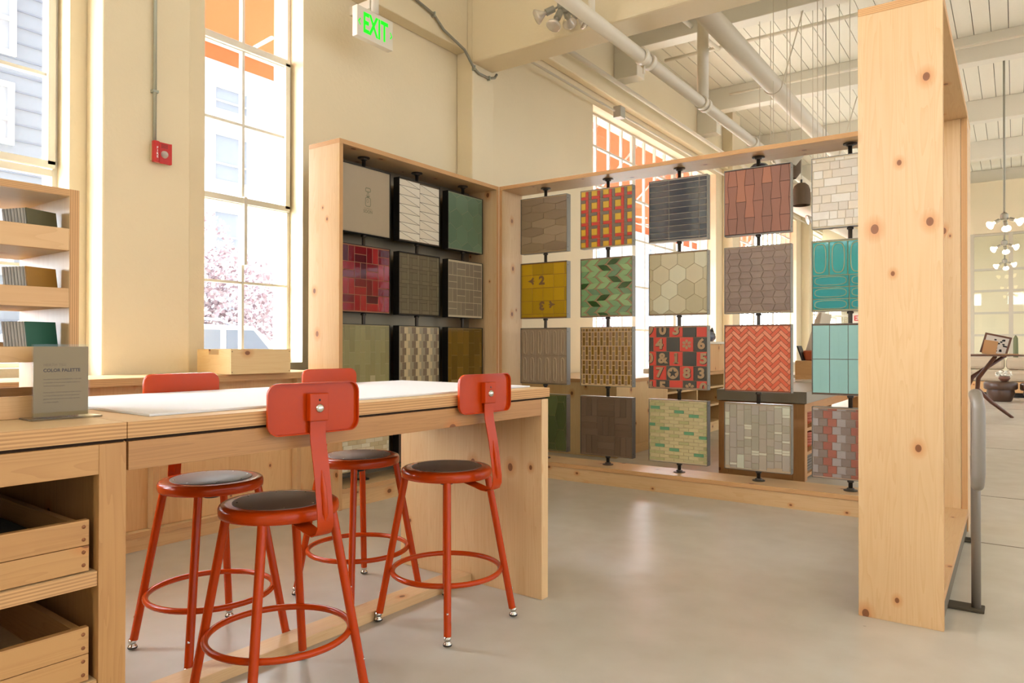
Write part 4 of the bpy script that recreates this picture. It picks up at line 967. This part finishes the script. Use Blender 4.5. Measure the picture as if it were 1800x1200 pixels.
pend(-2.20, 8.8, 3.235, [(.095, .0), (.2, .13), (.05, .17), (.0, .175)], flat('pale_glaze', (206, 194, 170), .3), 'pale grey cone pendant lamp just under the top board of the rack')
CRD = flat('cable_white', (226, 214, 190), .6)
for i, (x, y) in enumerate(((-2.47, 9.1), (-2.02, 9.3), (-1.86, 8.8), (-1.80, 8.8), (-1.70, 9.2), (-2.33, 8.7), (-1.55, 9.0))):
    pipe_run('hanging_cable', [(x, y, 5.5), (x, y, 3.0)], .0042, 'thin pale cable hanging above the tile rack, %s of seven' % ('leftmost', 'third from left', 'fourth from left', 'fifth from left', 'second from right', 'second from left', 'rightmost')[i], 'cable', CRD)['group'] = 'thin hanging cables above the tile rack'
# steel brace
pipe_run('roof_brace', [(-2.16, 9.8, .6), (-1.90, 9.8, 2.45)], .05, 'white diagonal steel brace leaning to the right behind the tile rack', 'brace', WHITE)
pipe_run('roof_brace', [(-2.9, 11.5, 3.35), (-1.3, 11.5, 2.35)], .09, 'thick white diagonal brace sloping down to the right beyond the bell lamp', 'brace', WHITE)
struct(bx('trim_91', XW, -3.1, 26.3, 26.79, 0, 5.1, WHITE))
# ================================================================ COUNTERS BEHIND THE RACK
e = empty('wall_counter', (-3.5, 6.36, 0)); tag(e, 'low pine counter cabinet running along the windows behind the tile rack', 'cabinet')
bx('counter_top', -.98, .31, 0, 6.6, .738, .775, BIRCH, e, .002, g='y', ply='z'); bx('end_panel', -.95, .29, .01, .04, 0, .737, CR, e, .002, g='z')
bx('front_panel', .262, .29, .041, 1.25, 0.10, .737, CR, e, .002, g='z'); bx('kickboard', .24, .285, .041, 6.5, 0, .098, CR, e, .002, g='y')
for y in (1.26, 2.2, 3.2, 4.2, 5.2, 6.2): bx('divider', -.6, .285, y, y+.035, .10, .737, CR, e, .002, g='z')
for z in (.099, .33, .56): bx('shelf', -.6, .28, 1.296, 6.19, z, z+.025, CR, e, .001, g='y')
bx('back_panel', -.62, -.60, .05, 6.4, .1, .737, CR, e, g='z')
e = empty('display_box', (-3.55, 9.3, .776)); tag(e, 'tall pine box with a white lid on the far counter left of the coral panel', 'box'); bx('body', -.3, .3, -.3, .45, 0, .36, PK, e, .003, g='z'); bx('lid', -.32, .32, -.32, .47, .361, .39, WHITE, e, .003)
e = empty('helmet_bag', (-3.35, 9.15, 1.167)); tag(e, 'glossy dark grey bag lying on the tall box between two tile panels', 'bag')
m = MB(); m.lathe([(0, 0), (.12, .0), (.155, .04), (.15, .10), (.10, .15), (0, .165)], flat('dark_vinyl', (86, 90, 104), .25), seg=24); o = m.build('body', e); o.scale = (1, 1.4, 1); MB().tube([(.1, -.1, .1), (.12, .0, .17), (.1, .12, .1)], .012, BLACKM, 8).build('handle', e)
bk = bx('paper_stack', -3.72, -3.32, 8.1, 8.7, .776, .83, flat('paper', (240, 236, 226), .7), None, .002); tag(bk, 'white paper stack on the far counter behind the numeral panel', 'paper')
# island
e = empty('island_counter', (-1.76, 6.17, 0)); tag(e, 'pine island with a grey stone top and dark red tiled end behind the rack', 'cabinet')
ISL = wood('island_pine', (206, 150, 92), (172, 112, 60), lane=.2, knots=.5)
bx('counter_top', -.37, .375, -.02, 2.6, .640, .735, flat('grey_solid_top', (164, 154, 134), .45), e, .003)
for a, b, c, d in ((-.36, -.275, 0, .634), (.262, .355, 0, .634)): bx('post', a, b, 0, .09, c, d, ISL, e, .002, g='z')
bx('top_rail', -.274, .261, .0, .06, .56, .634, ISL, e, .002, g='x'); bx('bottom_rail', -.274, .261, .0, .06, .0, .05, ISL, e, .002, g='x')
m = MB(); m.box(-.274, .261, .02, .04, .051, .559, flat('pale_inset', (206, 172, 116), .6)); 
for i in range(11):
    for j in range(10): m.box(-.255+i*.0453, -.2105+i*.0453, .014, .02, .066+j*.0477, .1127+j*.0477, glaze([(110, 34, 16), (96, 26, 12), (124, 44, 22)][(i*3+j*5) % 3], .15))
m.build('tiled_panel', e)
bx('side_board', -.36, -.34, .091, 2.55, 0, .634, ISL, e, g='z'); bx('back_post', .262, .355, 2.46, 2.55, 0, .634, ISL, e, .002)
bx('side_rail', .33, .352, .091, 2.459, .56, .634, ISL, e, .002, g='y')
for z in (.02, .20, .40): bx('shelf', -.33, .345, .091, 2.459, z, z+.028, ISL, e, .001, g='y')
bx('divider', -.33, .32, 1.2, 1.23, .05, .634, ISL, e)
TC = flat('terracotta_ware', (190, 92, 50), .5); GT = flat('grey_stock', (120, 110, 96), .6); CRM = flat('cream_ware', (224, 204, 170), .5)
def bowl(x, y, z, r_, mt, label, grp, n_):
    for k in range(n_):
        e = empty('bowl', (x, y, z+k*.022)); tag(e, '%s, %s from the bottom of its stack' % (label, ('lowest', 'second', 'third', 'fourth', 'topmost')[k]) if k else label+', lowest of its stack', 'bowl', grp); MB().lathe([(.3*r_, 0), (.8*r_, .03), (r_, .065), (.93*r_, .065), (.75*r_, .036), (0, .012)], mt, seg=20).build('dish', e)
bowl(-1.50, 6.48, .428, .095, TC, 'terracotta bowl on the top island shelf', 'terracotta bowls on the island shelf', 4)
bowl(-1.50, 6.48, .228, .09, TC, 'terracotta bowl on the middle island shelf', 'bowls on the middle island shelf', 5)
bowl(-1.49, 6.72, .228, .09, CRM, 'cream bowl on the middle island shelf', 'cream bowls on the middle island shelf', 5)
for k in range(6):
    o = bx('boxed_tile', -1.62, -1.44, 6.30, 6.62, .0485+k*.024, .0485+k*.024+.021, GT, None, .001); tag(o, 'flat grey box on the bottom island shelf, %s of its stack' % ('lowest', 'second', 'third', 'fourth', 'fifth', 'topmost')[k], 'box', 'grey boxes on the bottom island shelf')
for k in range(4):
    o = bx('magazine', -.14, .14, -.1, .1, 0, .006, flat('magazine_%d' % (k % 2), ((226, 214, 190), (190, 170, 140))[k % 2], .6)); o.location = (-1.75+.01*k, 7.85+.02*k, .7355+k*.0065); o.rotation_euler = (0, 0, .2*k); tag(o, 'pale magazine on the grey island top, %s of a loose pile' % ('lowest', 'second', 'third', 'topmost')[k], 'magazine', 'magazines on the island top')
e = empty('pine_drawer_box', (-1.62, 8.35, .7355)); tag(e, 'pine box with a knot standing on the island behind the magazines', 'box'); bx('box', -.36, .3, -.1, .12, 0, .215, PK, e, .002, g='x')
e = empty('clay_trough', (-1.62, 8.36, .952)); tag(e, 'brown clay trough resting on the pine box on the island', 'planter'); m = MB(); m.prism([(-.27, .0), (.25, .0), (.27, .11), (-.29, .11)], -.08, .08, 'y', TC); m.build('trough', e, .02)
MB().prism([(-.33, .12), (-.27, .12), (-.24, .0), (-.30, .0)], -.09, .0, 'y', BLACKM).build('dark_card', e) if False else None
o = MB().prism([(-.40, 0), (-.385, 0), (-.44, .16), (-.455, .16)], -.1, .08, 'y', BLACKM).build('leaning_card', None, .002); o.location = (-1.50, 8.30, .952); tag(o, 'black card leaning beside the clay trough on the island', 'card')
e = empty('monitor', (-1.94, 9.2, .78)); tag(e, 'pale-backed computer monitor seen from behind, left of the light blue panel', 'monitor')
m = MB(); m.prism([(-.09, .26), (.02, .26), (.10, .72), (.07, .72), (.03, .66)], -.28, .28, 'y', flat('monitor_back', (206, 190, 166), .4)); m.build('display', e, .008); MB().prism([(-.02, 0), (.04, 0), (.0, .30), (-.04, .30)], -.06, .06, 'y', WHITE).build('stand', e); bx('base', -.1, .1, -.1, .1, -.01, .0, WHITE, e)
e = empty('desk', (-1.9, 9.3, 0)); tag(e, 'white desk behind the island carrying the monitor', 'desk'); bx('top', -.5, .6, -.35, .5, .73, .768, WHITE, e, .003)
for a, b in ((-.48, -.33), (.55, -.33), (-.48, .45), (.55, .45)): bx('leg', a, a+.04, b, b+.04, 0, .729, WHITE, e)
e = empty('potted_plant', (-1.80, 8.75, .735)); tag(e, 'small green plant in a pot beside the monitor', 'plant'); MB().lathe([(0, 0), (.04, 0), (.055, .09), (.045, .09), (0, .07)], CRM, seg=16).build('pot', e)
m = MB(); leafcloud(m, (0, 0, .16), (.07, .07, .09), 60, [flat('leaf_green', (96, 140, 44), .6)], .03); m.build('leaves', e)
e = empty('exit_sign', (-1.92, 12.6, 1.50)); e.location = (-2.3, 14.5, 1.62); tag(e, 'small red-lettered exit sign far behind the light blue panel', 'exit sign'); bx('sign_box', -.16, .16, -.02, .02, -.1, .1, WP, e)
m = MB()
for t in text_tris('EXIT', .13, .004): m.face([(a, -.021, b) for a, b in t], flat('exit_red', (226, 60, 50), .5))
m.build('lettering', e); MB().tube([(0, 0, -.1), (0, 0, -1.62)], .02, WHITE, 8).build('stand_pole', e)
e = empty('tile_board', (-.95, 8.9, 0)); tag(e, 'leaning board of pink-brown tiles behind the bottom right tile panel', 'tile board'); bx('backing', -.3, .22, 0, .04, 0, .80, ISL, e, .003)
m = MB()
for i in range(10):
    for j in range(8): m.box(-.27+i*.046, -.228+i*.046, -.008, 0, .04+j*.09, .12+j*.09, glaze([(178, 106, 84), (160, 92, 74), (190, 124, 100)][(i*2+j) % 3], .3))
m.build('tile_face', e)
# ================================================================ FAR RIGHT SHOWROOM
GP = flat('partition_frame', (206, 194, 170), .5)
e = empty('glass_partition', (0, 21, 0)); e.name = 'wall_glass'; e['kind'] = 'structure'
bx('header', -4.3, 9, -.06, .06, 3.86, 5.12, WALL, e)
m = MB()
for x in (-4.2, -2.5, -.86, -.07, .72, 2.3, 3.9, 5.5, 7.1): bx('mullion', x-.045, x+.045, -.04, .04, 0, 3.86, GP, e)
for z in (.86, 1.38, 1.92, 2.46, 2.98, 3.83): bx('transom', -4.3, 9, -.035, .035, z-.025, z+.025, GP, e)
bx('pane', -4.3, 9, -.004, .004, .02, 3.85, GLASS, e)
e = empty('sofa', (.55, 18.9, 0)); tag(e, 'long pale linen sofa with a wooden plinth in front of the glass partition', 'sofa')
SF = flat('linen', (196, 178, 150), .85, bump=.3)
bx('plinth', -1.6, 1.9, .0, .95, .10, .34, PINE2, e, .01, g='x'); bx('base', -1.55, 1.85, .05, .9, .0, .10, BLACKM, e)
for k in range(4):
    x = -1.58+k*.87; bx('seat_cushion', x, x+.85, -.02, .75, .345, .58, SF, e, .06); bx('back_cushion', x, x+.85, .58, .92, .585, .86, SF, e, .07)
def ctable(x, y, r_, h, label):
    e = empty('coffee_table', (x, y, 0)); tag(e, label, 'coffee table', 'round dark coffee tables'); DW = flat('dark_burl', (84, 60, 44), .35, bump=.3, bscale=12)
    sharp(MB().lathe([(0, h), (r_*.9, h), (r_, h-.03), (r_, h*.66), (r_*.93, h*.6)], DW, seg=28).build('top', e), 50); MB().lathe([(r_*.80, h*.6), (r_*.84, h*.4), (r_*.66, .02), (r_*.6, 0)], DW, seg=28).build('base', e); return e
ctable(-.235, 17.55, .29, .40, 'dark brown round coffee table in front of the sofa, carrying a flower bowl'); ctable(.42, 17.62, .34, .38, 'second dark round coffee table cut off by the right edge of the photo')
e = empty('flower_bowl', (-.17, 17.45, .402)); tag(e, 'brown bowl of white flowers on the coffee table', 'flower bowl'); MB().lathe([(0, 0), (.05, 0), (.10, .06), (.09, .11), (.07, .11), (0, .08)], flat('bowl_brown', (110, 70, 52), .4), seg=20).build('bowl', e)
m = MB(); leafcloud(m, (0, 0, .15), (.15, .12, .06), 90, [flat('white_petal', (246, 240, 224), .7)], .035); m.build('flowers', e)
e = empty('cactus', (.02, 20.5, 0)); tag(e, 'tall green cactus beside the glass partition', 'plant'); MB().tube([(0, 0, .0), (0, 0, 1.1), (0, 0, 1.30), (0, 0, 1.37)], [.05, .05, .045, .01], flat('cactus_green', (120, 124, 88), .7), 10).build('stem', e)
# curved leg console table
e = empty('walnut_table', (-.62, 13.4, 0)); tag(e, 'high walnut table with crossing curved legs at the far right', 'table')
WN = flat('walnut', (104, 62, 40), .35)
m = MB(); m.lathe([(0, .962), (.80, .962), (.815, .972), (.80, .984), (0, .984)], WN, seg=40); o = sharp(m.build('table_top', e))
def cleg(pts): MB().tube(pts, [.028, .03, .034, .034, .030, .022], WN, 10).build('leg', e)
for k in range(4):
    a = R(38+90*k); b_ = R(38+90*k+58); P = lambda r_, t, z: (r_*math.cos(t), r_*math.sin(t), z)
    cleg([P(.62, a, .955), P(.40, a+.1, .80), P(.17, a+.5, .62), P(.14, a+.95, .44), P(.33, a+1.15, .24), P(.62, a+1.2, .0)])
def frame_board(x, y, z, w_, h_, mt, lean, name, label, cat):
    e = empty(name, (x, y, z), 0); e.rotation_euler = (R(-lean), 0, 0); tag(e, label, cat); bx('panel', -w_/2, w_/2, -.012, .012, 0, h_, mt, e, .002); return e
e = empty('picture_frame', (-.30, 13.55, .985)); e.rotation_euler = (R(-8), R(14), 0); tag(e, 'dark picture frame with a patterned sheet leaning on the walnut table', 'picture frame')
bx('frame', -.16, .20, 0, .03, 0, .32, WN, e, .004); bx('picture', -.13, .17, -.003, -.001, .03, .29, flat('picture_white', (214, 204, 188), .5), e)
m = MB(); rq = random.Random(3)
for k in range(16):
    a, b = rq.uniform(-.02, .14), rq.uniform(.05, .26); m.box(a, a+.03, -.005, -.0035, b, b+.022, BLACKM)
m.build('pattern', e)
e = empty('card_stand', (-.33, 13.25, .985)); e.rotation_euler = (R(-10), R(10), 0); tag(e, 'tan card propped in front of the picture frame on the walnut table', 'card'); bx('card', -.09, .09, 0, .006, 0, .22, flat('tan_card', (196, 148, 96), .6), e)
o = bx('open_book', -.15, .20, -.1, .1, 0, .012, flat('book_tan', (206, 160, 108), .6), None, .002); o.location = (-.15, 13.1, .9855); tag(o, 'flat tan book lying on the walnut table', 'book')
# handrail
HR = flat('handrail_grey', (140, 130, 118), .42, metal=.2)
e = empty('handrail', (0, 0, 0)); tag(e, 'grey tubular handrail standing beside the near rack end panel', 'handrail')
r_ = .0205; pts = [(-.19, 4.85, .80), (-.135, 3.6, .885), (-.118, 3.10, .935)]+[(-.116+.002*k, 3.05-.05*math.sin(R(15*k)), .94-.05*(1-math.cos(R(15*k)))) for k in range(1, 7)]+[(-.104-.001*k, 3.0+.05*(1-math.cos(R(15*k))), .665-.05*math.sin(R(15*k))) for k in range(0, 7)]+[(-.135, 3.6, .58), (-.19, 4.85, .48)]
MB().tube(pts, r_, HR, 18).build('rail_loop', e)
for x, y, zt in ((-.135, 3.6, .885), (-.19, 4.85, .80)):
    MB().tube([(x, y, 0.0), (x, y, zt)], .0175, HR, 16).build('post', e)
    bx('floor_plate', x-.10, x+.03, y-.045, y+.045, .001, .012, flat('rough_grout', (84, 74, 58), .9, bump=.8), e, .003)
